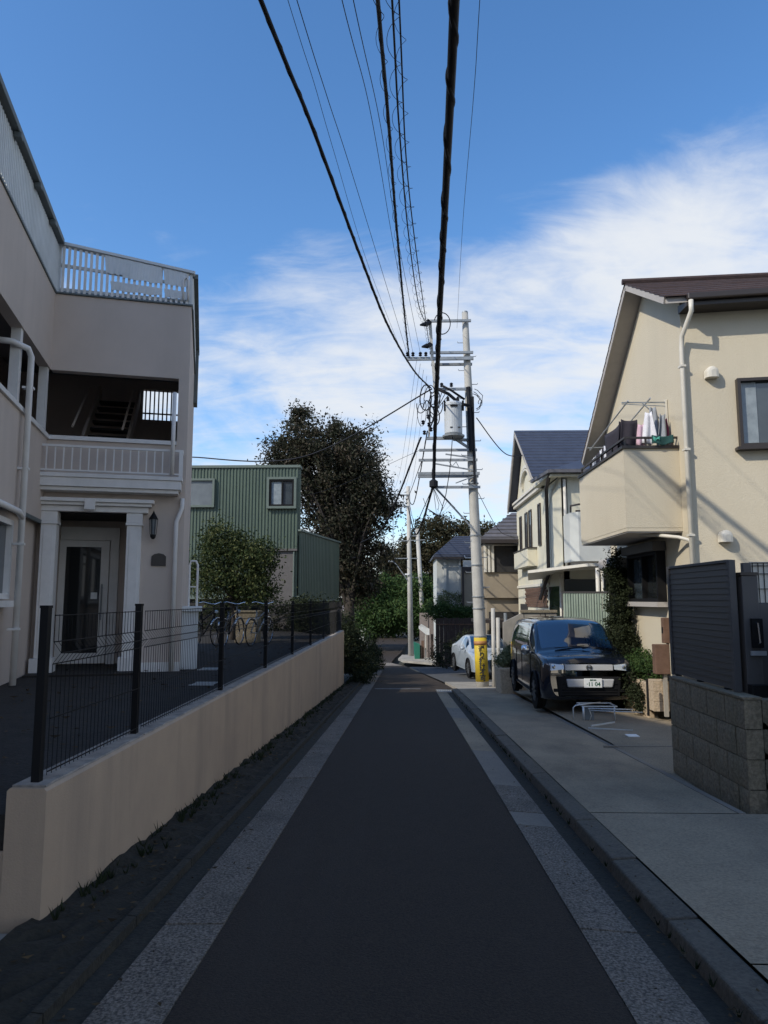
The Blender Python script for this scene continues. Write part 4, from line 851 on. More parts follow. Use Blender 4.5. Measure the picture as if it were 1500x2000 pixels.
# ================================================================ second cream house with blue roof
h2 = empty('gabled_house', (5.5, 26, -1.2), 'pale cream house with steep slate blue roof and an arched gable moulding', 'house')
b = MB()
b.poly([(4.9, 23.95, -1.7), (4.9, 30.9, -1.7), (4.9, 30.9, 5.4), (4.9, 28.7, 7.95), (4.9, 24.9, 5.5), (4.9, 23.95, 5.35)], (.2, 0, 0))
b.box(5.1, 10, 30.7, 30.9, -1.7, 5.3); b.box(4.92, 10, 22.2, 22.4, -1.7, 5.25); b.box(4.901, 5.1, 22.2, 23.948, -1.7, 5.3); b.box(9.8, 10, 22.4, 30.7, -1.7, 5.3)
part('wall', b, 'cream2', h2)
RF = [((24.9, 5.72), (28.73, 8.30)), ((28.73, 8.30), (31.15, 5.35))]
for (y0, z0), (y1, z1) in RF:
    r_ = MB(); a = [(4.55, y0, z0), (10.5, y0, z0), (10.5, y1, z1), (4.55, y1, z1)]
    r_.hexa([(p[0], p[1], p[2]-.10) for p in a]+a); rr = part('roof', r_, 'blueroof', h2)
    n = 16 if y1 > y0 and z1 > z0 else 12
    for i in range(n):
        t0, t1 = i/n, (i+1.05)/n
        if z1 > z0: a = [(y0+(y1-y0)*t0, z0+(z1-z0)*t0+.05), (y0+(y1-y0)*min(1, t1), z0+(z1-z0)*min(1, t1)+.015)]
        else: a = [(y0+(y1-y0)*t0, z0+(z1-z0)*t0+.015), (y0+(y1-y0)*min(1, t1), z0+(z1-z0)*min(1, t1)+.05)]
        q = [(4.53, a[0][0], a[0][1]), (10.5, a[0][0], a[0][1]), (10.5, a[1][0], a[1][1]), (4.53, a[1][0], a[1][1])]
        part('tile_course', MB().hexa([(p[0], p[1], p[2]-.04) for p in q]+q), 'blueroof', rr)
# lower hip over the wing, facing the camera
r_ = MB(); a = [(4.6, 21.9, 5.62), (10.5, 21.9, 5.35), (10.5, 25.2, 6.9), (4.6, 24.9, 5.72)]
r_ = MB().hexa([(4.55, 21.85, 5.36), (10.5, 21.85, 5.36), (10.5, 28.4, 8.0), (4.9, 25.0, 5.70), (4.55, 21.85, 5.46), (10.5, 21.85, 5.46), (10.5, 28.4, 8.1), (4.9, 25.0, 5.80)])
part('wing_roof', r_, 'blueroof', h2)
part('gutter', MB().beam((4.5, 21.8, 5.40), (10.5, 21.8, 5.40), .1, .1).beam((4.5, 21.8, 5.40), (4.5, 24.9, 5.58), .1, .1), 'greyroof', h2)
part('soffit', MB().box(4.55, 10, 21.9, 22.198, 5.26, 5.33).box(4.55, 4.898, 22.2, 24.9, 5.34, 5.40), 'cream2', h2)
part('bargeboard', MB().beam((4.56, 24.9, 5.60), (4.56, 28.73, 8.18), .05, .16).beam((4.56, 28.73, 8.18), (4.56, 31.15, 5.23), .05, .16), 'soffit', h2)
# arch moulding and cornice on the gable
ar = MB(); cyc, cz, r0 = 28.0, 5.75, 1.15
P_ = [(cyc+r0*math.cos(a), cz+.62*r0*math.sin(a)+.2) for a in np.linspace(0, math.pi, 19)]
for p, q in zip(P_, P_[1:]): ar.beam((4.84, p[0], p[1]), (4.84, q[0], q[1]), .12, .14, up=(1, 0, 0))
for p, q in zip(P_, P_[1:]): ar.beam((4.80, cyc+(p[0]-cyc)*.86, cz+(p[1]-cz)*.86), (4.80, cyc+(q[0]-cyc)*.86, cz+(q[1]-cz)*.86), .06, .08, up=(1, 0, 0))
part('arch_moulding', ar, 'creamtrim', h2)
part('cornice', MB().box(4.76, 4.898, 24.3, 30.9, 5.34, 5.48).box(4.70, 4.898, 24.2, 31, 5.482, 5.58), 'creamtrim', h2, bevel=.01)
F2 = Fr((4.9, 30.9), (0, -1), (-1, 0))
for u0, u1 in ((.9, 1.35), (2.2, 2.75), (3.1, 3.65), (5.0, 5.45)): window(h2, F2, u0, u1, 3.4, 4.9, 'brown', 'glassblue', .05, .004, .05)
part('window_balcony', MB().box(4.55, 4.898, 26.4, 29.6, 2.7, 3.35), 'cream2', h2, bevel=.01); part('balcony_coping', MB().box(4.52, 4.9, 26.35, 29.65, 3.352, 3.39), 'brown', h2)
part('belt_course', MB().box(4.85, 4.898, 24.2, 30.9, 1.95, 2.05), 'creamtrim', h2)
bk = MB()
for r_ in range(8):
    for i in range(12): bk.box(4.87, 4.897, 24.6+i*.36+(.18 if r_ % 2 else 0), 24.6+i*.36+.34+(.18 if r_ % 2 else 0), 1.2+r_*.09, 1.28+r_*.09)
for r_ in range(26): bk.box(4.87, 4.897, 25.0, 25.5, -1.2+r_*.09, -1.12+r_*.09)
part('brick_cladding', bk, 'brownwood', h2, kind='stuff')
part('downpipe', MB().tube([(4.55, 22.1, 5.36), (4.72, 23.5, 5.1), (4.80, 23.9, 4.7), (4.80, 23.9, 2.3), (4.75, 24.5, 1.9), (4.75, 25.2, 1.5)], .06, 8), 'brown', h2, smooth=True)
part('side_balcony', MB().poly([(4.95, 21.35, 2.6), (5.15, 21.1, 2.6), (8, 21.1, 2.6), (8, 22.198, 2.6), (4.95, 22.198, 2.6)], (0, 0, 1.45)), 'greywhite', h2)
part('side_balcony_base', MB().poly([(5.1, 21.5, 2.48), (5.25, 21.3, 2.48), (8, 21.3, 2.48), (8, 22.198, 2.48), (5.1, 22.198, 2.48)], (0, 0, .118)), 'soffit', h2)
part('side_balcony_rail', MB().beam((5.0, 21.4, 4.26), (5.2, 21.15, 4.28), .05).beam((5.2, 21.15, 4.28), (8, 21.15, 4.28), .05).beam((5.0, 21.4, 4.05), (5.0, 21.4, 4.26), .04).beam((5.55, 21.15, 4.05), (5.55, 21.15, 4.28), .04).beam((5.1, 21.2, 4.08), (8, 21.15, 4.08), .06), 'brown', h2)
part('downpipe', MB().tube([(5.0, 22.1, 2.5), (5.0, 22.1, 5.2)], .05, 8), 'creamtrim', h2, smooth=True)
F3 = Fr((4.92, 22.2), (1, 0), (0, -1)); window(h2, F3, .9, 2.2, 2.8, 4.9, 'brown', 'glassblue')
# entrance canopy and ground-floor openings
part('canopy', MB().poly([(3.65, 21.2, 2.25), (5.0, 19.6, 2.38), (7.0, 19.6, 2.40), (7.0, 22.19, 2.45), (4.895, 22.19, 2.4), (4.895, 25.5, 2.2), (4.4, 25.5, 2.15)], (0, 0, .08)), 'creamtrim', h2)
part('ground_floor_window', MB().box(4.86, 4.898, 22.6, 24.2, -.8, 1.9).box(4.92, 6.6, 22.15, 22.198, -.5, 2.1), 'glass', h2)
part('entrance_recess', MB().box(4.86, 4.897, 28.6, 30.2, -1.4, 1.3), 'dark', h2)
part('post', MB().tube([(4.82, 22.1, -.9), (4.82, 22.1, 2.25)], .07, 8), 'creamtrim', h2, smooth=True)

part('downpipe', MB().tube([(5.02, 18.75, -.8), (5.02, 18.75, 2.3)], .05, 8).tube([(5.14, 18.75, -.8), (5.14, 18.75, 2.3)], .035, 8), 'creamtrim', h2, smooth=True)
# ================================================================ dark house, white house
h3 = empty('dark_house', (4.6, 31.5, -1.6), 'shadowed beige and brown house with a grey roof behind the main pole', 'house')
part('roof', MB().poly([(3.3, 30.6, 4.0), (6.5, 30.6, 4.0), (6.5, 33, 5.35), (5.0, 33, 5.35)], (0, .0, .1)), 'greyroof', h3)
r3 = MB()
part('hip', MB().poly([(3.3, 30.6, 4.0), (5.0, 33, 5.35), (6.5, 36, 4.0), (3.3, 36, 4.0)], (0, 0, .1)), 'greyroof', h3)
for i in range(7):
    t = i/7.; y = 30.6+2.4*t; z = 4.12+1.35*t; part('tile_course', MB().box(3.3+1.7*t, 6.5, y, y+.30, z, z+.04), 'greyroof', h3)
part('fascia', MB().box(3.3, 6.5, 30.5, 30.6, 3.86, 4.02), 'brown', h3)
part('wall', MB().box(3.5, 6.4, 31.3, 35, 1.55, 3.9).box(3.62, 6.4, 31.5, 35, -1.9, 1.55), 'beige', h3)
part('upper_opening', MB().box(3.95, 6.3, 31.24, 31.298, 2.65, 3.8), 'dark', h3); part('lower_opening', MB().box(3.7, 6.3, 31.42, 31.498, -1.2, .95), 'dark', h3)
for i in range(3): part('shutter', MB().box(3.5+i*.16, 3.61+i*.16, 31.15, 31.29, 2.65, 3.8), 'creamtrim', h3, bevel=.01)
part('fascia', MB().box(3.5, 6.4, 31.2, 31.298, 3.80, 3.85), 'soffit', h3)
part('carport', MB().box(2.9, 5.6, 28.8, 31.1, .55, .68).box(2.95, 3.02, 28.9, 28.97, -1.5, .55), 'brown', h3)
h4 = empty('white_house', (2.9, 43, -2.2), 'white walled house with low slate blue hipped roof down the lane', 'house')
part('wall', MB().box(1.95, 3.3, 42, 47, -2.6, 3.9).box(3.3, 6, 42.8, 47, -2.6, 3.4), 'greywhite', h4)
b = MB(); a = [(1.75, 41.6, 3.92), (6.2, 41.6, 3.92), (6.2, 44.5, 5.25), (3.2, 44.5, 5.25)]; b.hexa(a+[(p[0], p[1], p[2]+.12) for p in a]); b.poly([(1.75, 41.6, 3.92), (3.2, 44.5, 5.25), (1.75, 47.5, 3.92)], (0, 0, .12)); rr = part('roof', b, 'blueroof', h4)
for i in range(9):
    t = i/9.; part('tile_course', MB().box(1.8+1.45*t, 6.2, 41.62+2.9*t, 41.62+2.9*t+.30, 4.06+1.33*t, 4.10+1.33*t), 'blueroof', rr)
part('gutter', MB().box(1.7, 3.5, 41.5, 41.6, 3.78, 3.9), 'brown', h4)
part('pilaster', MB().box(2.35, 2.5, 41.9, 41.998, -2, 3.8).box(3.22, 3.34, 41.9, 41.998, -2, 3.8), 'greywhite', h4)
part('lower_volume', MB().box(3.36, 4.6, 40.8, 42.7, -2.5, 3.0), 'beige', h4); part('frame', MB().box(3.3, 3.42, 40.7, 40.79, -2.5, 3.3).box(3.42, 4.6, 40.7, 40.79, 3.0, 3.3), 'brown', h4)
part('balcony', MB().box(3.42, 5, 41.2, 41.3, 3.302, 3.7), 'greywhite', h4)
b = MB().tube([(3.45, 40.6, 3.95), (3.5, 40.6, 3.8), (4.6, 40.6, 3.8)], .03, 6); part('awning_pipe', b, 'white', h4)
shrub('pale flowering shrub in front of the white house', (2.6, 41, -.3), [(2.35, 41, 1.4, .55, .4, .55), (3.1, 41, 1.6, .25, .3, .4)], 2600, .05, 25, 'leafpale', clump=.12)
shrub('dark green hedge below the white house', (2.6, 40.5, -1.5), [(2.3, 40.4, .75, 1.1, .6, .5), (3.4, 40.3, .6, .8, .5, .5)], 8000, .06, 26, 'leafgreen', clump=.14)
fw_ = empty('board_fence', (3, 39.6, -2), 'red brown board fence below the white house', 'fence')
for i in range(14): part('board', MB().box(1.75+i*.22, 1.96+i*.22, 39.6, 39.63, -2.1, .45+.02*(i % 3)), 'redwood', fw_)
part('rail', MB().box(1.75, 4.9, 39.57, 39.598, .1, .16), 'brownwood', fw_)
cw = empty('garden_wall', (1.9, 48, -2.6), 'pinkish grey rendered garden wall behind the white sign', 'wall')
part('wall', MB().box(1.05, 2.7, 47.5, 47.7, -2.7, .45).box(1.05, 1.6, 47.45, 47.498, -2.7, .6), 'pink', cw)
shrub('dark bushes beside the white car', (2.1, 36, -1.9), [(2.1, 36.5, -1.2, .8, .9, .75), (3.0, 35.5, -.9, .7, .7, .9), (3.9, 34.2, -.9, .7, .7, .9)], 8000, .05, 27, 'leafivy', clump=.13)
sg = empty('sign_board', (1.5, 45.5, -2.4), 'blank white angled sign board on a pole at the bend', 'sign')
part('board', MB().poly([(.95, 45.4, -.18), (1.12, 45.4, -.05), (1.62, 45.6, -.35), (1.62, 45.6, -.75), (1.42, 45.55, -.72), (.95, 45.4, -.35)], (0, .04, 0)), 'sign', sg)
part('post', MB().box(1.34, 1.42, 45.62, 45.70, -2.5, -.5), 'pole', sg)
for i, (x, m_, lb) in enumerate(((1.12, 'brownwood', 'brown timber post closest to the green bin at the bend'), (1.72, 'redwood', 'red brown post right of the white sign board'), (.95, 'redwood', 'short reddish post left of the white sign board'))):
    thing('timber_post', MB().box(x, x+.16, 45.8, 45.95, -2.6, [-1.1, -.7, -1.4][i]), m_, lb, 'post', 'posts at the bend')
thing('waste_bin', MB().hexa([(.70, 45.4, -2.45), (1.02, 45.4, -2.45), (1.02, 45.8, -2.45), (.70, 45.8, -2.45), (.62, 45.3, -1.15), (1.02, 45.3, -1.3), (1.02, 45.9, -1.3), (.62, 45.9, -1.15)]), 'bin', 'green plastic waste bin beside the thin far pole', 'bin', bevel=.03)
# ================================================================ main utility pole
def px_(z): return 2.34-.0318*(z+1.15)
up = empty('utility_pole', (2.34, 21.8, -1.15), 'tall leaning concrete utility pole with transformer and yellow warning band', 'utility pole')
part('pole', MB().tube([(px_(z), 21.8, z) for z in np.linspace(-1.3, 10.47, 14)], [.195-.0075*i for i in range(14)], 20), 'pole', up, smooth=True)
part('pole_cap', MB().lathe((px_(10.47), 21.8, 10.47), [(.10, 0), (.09, .05), (.02, .07)], 14), 'steel', up)
band = MB()
for z0, z1 in ((-.92, .36),): band.tube([(px_(z0), 21.8, z0), (px_(z1), 21.8, z1)], [.197, .191], 28)
part('warning_band', band, 'yellow', up, smooth=True)
part('red_stripe', MB().tube([(px_(.14), 21.8, .14), (px_(.26), 21.8, .26)], [.1985, .1975], 28), 'redband', up, smooth=True)
for z in (.38, 1.2, 1.55, 2.5, 3.4, 5.0): part('strap', MB().tube([(px_(z), 21.8, z), (px_(z), 21.8, z+.035)], .2-.0052*z, 20), 'steel', up)
for i, ch in enumerate('通り抜け不可'):
    cu = bpy.data.curves.new('glyph', 'FONT'); cu.body = ch; cu.size = .19; cu.align_x = 'CENTER'; cu.align_y = 'CENTER'; cu.extrude = 0.0; cu.offset = .007; cu.resolution_u = 3
    tmp = bpy.data.objects.new('tmp', cu); sc.collection.objects.link(tmp); bpy.context.view_layer.update()
    me = bpy.data.meshes.new_from_object(tmp); bpy.data.objects.remove(tmp)
    if len(me.vertices) == 0: continue
    bmm = bmesh.new(); bmm.from_mesh(me); bmesh.ops.triangulate(bmm, faces=bmm.faces); bmesh.ops.subdivide_edges(bmm, edges=[e for e in bmm.edges if e.calc_length() > .018], cuts=3)
    cxs = [v.co.x for v in bmm.verts]; mxx = (min(cxs)+max(cxs))/2; cys = [v.co.y for v in bmm.verts]; myy = (min(cys)+max(cys))/2
    zc = .03-i*.170; rr_ = .2065; a0 = math.atan2(px_(zc), 21.8)
    for v in bmm.verts:
        z = zc+(v.co.y-myy); a = (v.co.x-mxx)/rr_+.02; v.co = Vector((px_(z)+rr_*math.sin(a), 21.8-rr_*math.cos(a), z))-Vector(up.location)
    bmm.to_mesh(me); bmm.free(); me.materials.append(M['ink']); o = bpy.data.objects.new('character', me); sc.collection.objects.link(o); o.parent = up
def arm(z, xl, xr, y=21.62, h=.075, dz=0): part('crossarm', MB().beam((xl, y, z+dz), (xr, y, z), .075, h), 'steel', up)
arm(10.15, .85, px_(10.15)+.16); arm(9.12, .84, px_(9.1)+.18); arm(8.93, .12, px_(8.9)+.18, h=.10); arm(8.86, .9, px_(8.9)+.17, 21.98)
arm(7.95, 1.1, px_(8)+.1); arm(6.03, .50, px_(6)+.15); arm(5.72, .48, px_(5.7)+.15); arm(5.30, .46, px_(5.3)+.2, h=.09); arm(5.28, .46, px_(5.3)+.2, 21.98, h=.09); arm(4.88, .92, px_(4.9)+.2)
arm(6.40, .72, 1.75, h=.09)
part('upright', MB().beam((.86, 21.62, 10.15), (.92, 21.62, 8.95), .09).beam((.94, 21.62, 8.85), (1.02, 21.62, 7.6), .09).beam((.84, 21.62, 7.4), (.80, 21.62, 6.4), .06), 'pole', up)
part('brace', MB().beam((1.3, 21.6, 5.9), (px_(5.75), 21.6, 5.78), .04).beam((1.0, 21.6, 5.6), (px_(5.4), 21.6, 5.4), .04).beam((1.0, 21.6, 4.85), (px_(3.6), 21.6, 3.5), .05).beam((1.6, 21.6, 5.0), (px_(5.2), 21.6, 5.2), .03)
     .beam((1.4, 21.6, 5.68), (1.5, 21.6, 5.52), .02).beam((1.5, 21.6, 5.52), (1.62, 21.6, 5.66), .02).beam((1.62, 21.6, 5.66), (1.72, 21.6, 5.46), .02), 'steel', up)
# transformer
tr = MB(); tc_ = (1.54, 21.45, 6.45)
tr.lathe(tc_, [(.24, .02), (.27, .05), (.275, .88), (.29, .90), (.29, .96), (.25, 1.02), (.05, 1.05)], 24)
t_ = part('transformer', tr, 'trafo', up, smooth=False)
part('transformer_base', MB().lathe((tc_[0], tc_[1], 6.36), [(.10, 0), (.33, .03), (.34, .08), (.28, .085)], 20), 'steel', t_)
part('transformer_lug', MB().box(1.25, 1.30, 21.3, 21.4, 7.2, 7.5).box(1.80, 1.86, 21.3, 21.4, 7.2, 7.5).box(1.43, 1.66, 21.15, 21.18, 7.28, 7.33), 'plastic', t_)
mk = MB(); mk.box(1.42, 1.50, 21.178, 21.184, 6.62, 6.66).box(1.66, 1.74, 21.19, 21.196, 6.62, 6.66); part('number_plate', mk, 'ink', t_)
for k in range(2):
    part('bushing', MB().lathe((1.38+k*.3, 21.4, 7.45), [(.04, 0), (.06, .03), (.035, .06), (.06, .09), (.035, .12), (.05, .15), (.02, .2)], 10), 'cable', t_)
part('bracket', MB().beam((1.55, 21.6, 6.36), (px_(6.4), 21.75, 6.36), .10, .08).beam((1.65, 21.6, 6.34), (px_(6), 21.7, 6.05), .07), 'steel', up)
# insulators, climbing pegs, clutter
def insul(x, y, z, s=1): part('insulator', MB().lathe((x, y, z), [(.03*s, 0), (.06*s, .03*s), (.03*s, .06*s), (.06*s, .09*s), (.03*s, .13*s)], 10), 'cable', up)
for x, z in ((.80, 10.05), (.84, 9.30), (.15, 8.99), (.32, 8.99), (.55, 8.99), (.72, 8.99), (.78, 7.0), (.80, 6.75), (.86, 6.6), (.62, 6.82), (.66, 6.5), (1.2, 8.0), (1.5, 8.0)): insul(x, 21.55, z)
part('strain_insulator', MB().tube([(.55, 21.3, 9.9), (.72, 21.45, 9.98), (.88, 21.6, 10.1)], [.03, .08, .05], 8).tube([(.60, 21.3, 9.2), (.75, 21.45, 9.28), (.9, 21.6, 9.38)], [.03, .08, .05], 8), 'cable', up)
for i in range(19):
    z = 1.4+i*.45; x = px_(z); r_ = .17-.004*i
    part('climbing_peg', MB().tube([(x+r_*(1 if i % 2 else -1), 21.8, z), (x+(r_+.17)*(1 if i % 2 else -1), 21.8, z), (x+(r_+.18)*(1 if i % 2 else -1), 21.8, z+.04)], .012, 5), 'steel', up)
part('cable_box', MB().lathe((.92, 21.35, 4.80), [(.05, 0), (.13, .05), (.13, .22), (.05, .28)], 12), 'cable', up)
part('meter_cabinet', MB().tube([(px_(7.2)-.05, 21.58, 8.0), (px_(6)-.03, 21.58, 6.0)], .07, 8).tube([(px_(7.2)+.08, 21.6, 7.7), (px_(6)+.06, 21.6, 5.0)], .04, 8), 'cable', up)
b = MB(); r = random.Random(5)
for k in range(11):   # looped slack cable bundles hanging round the arm
    cx_, cz_ = .72+r.uniform(-.15, .3), 7.55+r.uniform(-.35, .25); ra = r.uniform(.12, .30); e = r.uniform(1.0, 2.2); yy = 21.4+r.uniform(-.15, .15)
    a0 = r.uniform(0, 6); b.tube([(cx_+ra*math.cos(a0+a)*.8, yy+.1*math.sin(a*2), cz_-.2+ra*e*math.sin(a0+a)) for a in np.linspace(0, r.uniform(3.5, 6.2), 18)], r.uniform(.008, .02), 5, False)
for k in range(4):
    ra = r.uniform(.15, .36); dz_ = r.uniform(-.1, .12); b.tube([(px_(7.6)+.05+ra*math.sin(a)*r.uniform(1.0, 1.25), 21.55, 7.5+dz_+ra*math.cos(a)*1.1) for a in np.linspace(.2+r.uniform(-.2, .3), 2.2+r.uniform(-.3, .8), 9)], .011, 5, False)
b.tube([(1.05, 21.4, 7.9), (1.4, 21.45, 7.75), (1.75, 21.5, 7.45), (px_(7.4), 21.55, 7.40)], .05, 6); b.tube([(1.2, 21.4, 8.0), (1.5, 21.45, 7.85), (1.9, 21.55, 7.6)], .035, 6)
for k in range(5): b.tube([(1.0+.1*k, 21.4, 7.9-.05*k), (1.0+.02*k, 21.4, 7.3), (.9+.03*k, 21.4, 6.9+.05*k), (.80, 21.45, 6.6)], .012, 5, False)
b.tube([(1.5, 21.3, 6.4), (1.46, 21.3, 5.9), (1.40, 21.3, 5.3), (1.28, 21.3, 4.6), (1.10, 21.3, 4.0), (1.45, 21.4, 3.75), (1.9, 21.6, 3.4)], .014, 6)
for k in range(6): b.tube([(.9, 21.3, 4.85), (.95+.12*k, 21.25, 4.4-.1*(k % 3)), (1.0+.02*k, 21.3, 3.95), (.7, 21.3, 4.2), (.6, 21.3, 4.5)], .008, 4, False)
part('slack_cables', b, 'cable', up, smooth=True)
for x in (2.66, 2.80): thing('service_conduit', MB().tube([(x, 21.6, -1.2), (x, 21.6, .95+(2.8-x)*2)], .06, 10), 'pole', 'thin pale conduit %s the base of the main pole' % ('just right of' if x < 2.7 else 'second to the right of'), 'conduit', smooth=True)
pg = empty('guard_pole', (2.98, 21.0, -1.1), 'slim vertical pipe with joints between the pole and the concrete wall', 'pipe')
part('pipe', MB().tube([(2.98, 21.0, -1.1), (2.94, 21.0, 1.1)], .05, 8), 'steel', pg); part('joint', MB().tube([(2.96, 21.0, .2), (2.96, 21.0, .28)], .065, 8).tube([(2.95, 21.0, .7), (2.95, 21.0, .78)], .065, 8), 'brown', pg)

# far poles
p2 = empty('utility_pole', (.51, 50, -2.5), 'slim pale concrete pole at the bend with a small street light', 'utility pole')
part('pole', MB().tube([(.51, 50, -2.6), (.35, 50, 9.39)], [.20, .13], 14), 'pole', p2, smooth=True)
part('street_light', MB().tube([(.42, 49.9, 2.6), (-.5, 49.8, 3.9), (-.75, 49.8, 4.1)], .035, 6).box(-1.1, -.7, 49.7, 49.95, 4.05, 4.15), 'steel', p2)
part('crossarm', MB().beam((-.75, 49.9, 8.75), (.45, 49.9, 8.75), .09).beam((-.7, 49.9, 7.95), (.45, 49.9, 7.95), .09).beam((-.72, 49.9, 8.75), (-.70, 49.9, 4.6), .05).beam((-.5, 49.9, 5.5), (1.5, 49.9, 5.6), .06).beam((-.6, 49.9, 4.3), (1.0, 49.9, 4.3), .06), 'steel', p2)
part('small_sign', MB().box(.1, .40, 49.75, 49.8, 3.15, 3.25), 'sign', p2)
p3 = empty('utility_pole', (1.6, 56, -2.5), 'shorter leaning pole half hidden in the green trees', 'utility pole')
part('pole', MB().tube([(1.62, 56, -2.6), (1.1, 56, 6.96)], [.19, .15], 12), 'pole', p3, smooth=True)
part('bracket', MB().beam((.7, 55.9, 6.4), (1.3, 55.9, 6.4), .07).beam((.6, 55.9, 3.2), (1.3, 55.9, 3.1), .06), 'steel', p3)

# ================================================================ overhead cables
def cable(pts, r, label, coil=None, group='overhead cables along the lane', n=7, back=True, sag=0, twist=0):
    P = [Vector(p) for p in pts]
    if back:   # carry on to the pole behind the camera
        d = (P[1]-P[0]); d /= d.y; P = [P[0]-d*14+Vector((0, 0, .9)), P[0]-d*6+Vector((0, 0, .15))]+P
    Q = []
    for i in range(len(P)-1):
        p0, p1, p2_, p3_ = P[max(i-1, 0)], P[i], P[i+1], P[min(i+2, len(P)-1)]
        for k in range(12):
            t = k/12; q = .5*((2*p1)+(p2_-p0)*t+(2*p0-5*p1+4*p2_-p3_)*t*t+(-p0+3*p1-3*p2_+p3_)*t**3); Q.append(q)
    Q.append(P[-1])
    if sag:
        m = len(Q)-1
        for i, q in enumerate(Q): q.z -= sag*4*(i/m)*(1-i/m)
    b = MB().tube(Q, r, n)
    if twist:
        W = []; L_ = 0
        for i in range(len(Q)-1):
            a, c = Q[i], Q[i+1]; st = max(2, int((c-a).length/.07))
            for k in range(st): p = a.lerp(c, k/st); L_ += (c-a).length/st; W.append(p+Vector((math.cos(L_*twist+math.sin(L_*1.7)), 0, math.sin(L_*twist+math.sin(L_*1.7))))*r*.72)
        b.tube(W, r*.52, 6, False)
    if coil:
        W = []; L_ = 0; ra, pitch = coil
        for i in range(len(Q)-1):
            a, c = Q[i], Q[i+1]; st = max(2, int((c-a).length/.05))
            for k in range(st): p = a.lerp(c, k/st); L_ += (c-a).length/st; an = L_*2*math.pi/pitch; W.append(p+Vector((math.cos(an)*ra, 0, math.sin(an)*ra-ra*.7)))
        b.tube(W, .0032, 4, False)
    return thing('overhead_cable', b, 'cable', label, 'cable', group, smooth=True)
A_ = [(-1.13, 5.2, 6.28), (-.93, 6.9, 6.37), (-.62, 9.6, 6.38), (-.25, 12.8, 6.5), (.30, 17.4, 7.15), (.86, 21.4, 7.93)]
cable(A_, .021, 'thick black cable running diagonally from the upper left to the pole arm', twist=9)
cable([(-1.14, 6.5, 7.47), (-1.06, 7.91, 7.68), (-.97, 9.37, 7.79), (-.7, 14.1, 8.34), (.02, 21.6, 9.0)], .0035, 'faint thin wire, leftmost of the pair left of centre')
cable([(-1.05, 6.5, 7.47), (-.94, 8.34, 7.79), (-.74, 11.44, 8.33), (.15, 21.6, 9.05)], .005, 'thin wire just right of the thick diagonal cable, slightly bolder than its faint neighbour')
cable([(-.57, 6.2, 7.19), (-.43, 9.4, 8.27), (-.18, 14.4, 8.9), (.32, 21.6, 9.1)], .005, 'thin wire, left one of the close pair left of the coiled cables')
cable([(-.46, 6.2, 7.18), (-.3, 9.73, 8.3), (-.08, 14.2, 8.9), (.55, 21.6, 9.1)], .005, 'thin wire, right one of the close pair left of the coiled cables')
cable([(-.22, 6.0, 6.99), (-.17, 8.42, 7.5), (-.11, 11.4, 7.9), (.05, 17.31, 8.6), (.20, 21.5, 8.93)], .022, 'medium black cable with hanger loops left of the coiled cable', coil=(.05, .8), twist=7)
cable([(-.09, 6.2, 7.17), (-.03, 8.66, 7.5), (.12, 12.3, 8.0), (.42, 17.5, 8.9), (.80, 21.5, 9.9)], .012, 'thin cable wrapped in wide spiral coils up to the upper insulator', coil=(.075, .75))
cable([(-.02, 6.6, 7.4), (.06, 9.25, 7.5), (.25, 12.4, 7.8), (.6, 17.6, 8.5), (.84, 21.5, 9.2)], .010, 'thin cable wrapped in spiral coils ending at the lower insulator', coil=(.06, .6))
H_ = [(.51, 6.3, 7.22), (.54, 7.34, 7.12), (.61, 9.73, 7.04), (.71, 13.42, 6.78), (.82, 17, 6.48), (.93, 20.6, 6.1), (.92, 21.5, 4.95)]
cable(H_, .052, 'very thick black cable bundle running almost straight overhead', twist=6)
cable([(.78, 6.5, 7.43), (.9, 8.34, 7.76), (1.20, 13.6, 8.8), (1.70, 21.6, 9.9)], .004, 'hair thin wire right of the very thick cable bundle')
thing('cable_loop', MB().tube([(.78+.16*math.sin(a), 13.6, 6.72+.17-.22*math.cos(a)+.0) for a in np.linspace(-.5, 4.4, 20)], .010, 6, False), 'cable', 'loose loop of cable hanging off the very thick bundle before the pole', 'cable', smooth=True)
# service drops and cables beyond the pole
def drop(a, c, sag, r, label, tw=0): cable([a, tuple((Vector(a)+Vector(c))/2-Vector((0, 0, sag))), c], r, label, back=False, group='service drops and cables beyond the pole', twist=tw)
drop((.9, 21.4, 7.9), (-7.4, 24.6, 6.45), 1.05, .022, 'cable drooping left from the pole across the big tree to the green building')
drop((px_(7.1)+.2, 21.7, 7.05), (4.86, 27.6, 7.1), .55, .017, 'cable drooping right from the pole to the gable of the blue roofed house')
drop((px_(4)+.05, 21.7, 4.85), (4.9, 31.5, 4.2), .5, .010, 'thin cable leaving the pole to the right towards the grey roof')
drop((.5, 21.5, 6.0), (-6, 30, 5.5), .3, .006, 'thin wire crossing left from the lower arms behind the big tree')
drop((.75, 21.5, 6.6), (.30, 49.8, 8.7), 1.4, .02, 'black cable from the pole towards the far pole, upper one', 6)
drop((.92, 21.5, 4.9), (.35, 49.8, 7.9), 1.7, .035, 'thick black cable drooping from the cable box towards the far pole', 5)
drop((.6, 21.5, 5.75), (-.6, 49.8, 8.7), 1.1, .012, 'thin dark cable from the lower arm to the left end of the far crossarm')
drop((.55, 21.5, 6.4), (-1.9, 32, 4.0), .9, .03, 'heavy black cable with sleeves sloping down left behind the big tree', 5)
drop((.9, 21.5, 4.85), (-.7, 49.8, 4.6), .6, .014, 'dark cable running low to the bracket of the far pole')
drop((.35, 50, 8.7), (1.1, 56, 6.6), .3, .015, 'short cable joining the two far poles')
drop((.95, 21.5, 5.3), (1.1, 56, 6.9), .9, .010, 'thin wire from the lower arm to the shorter far pole')
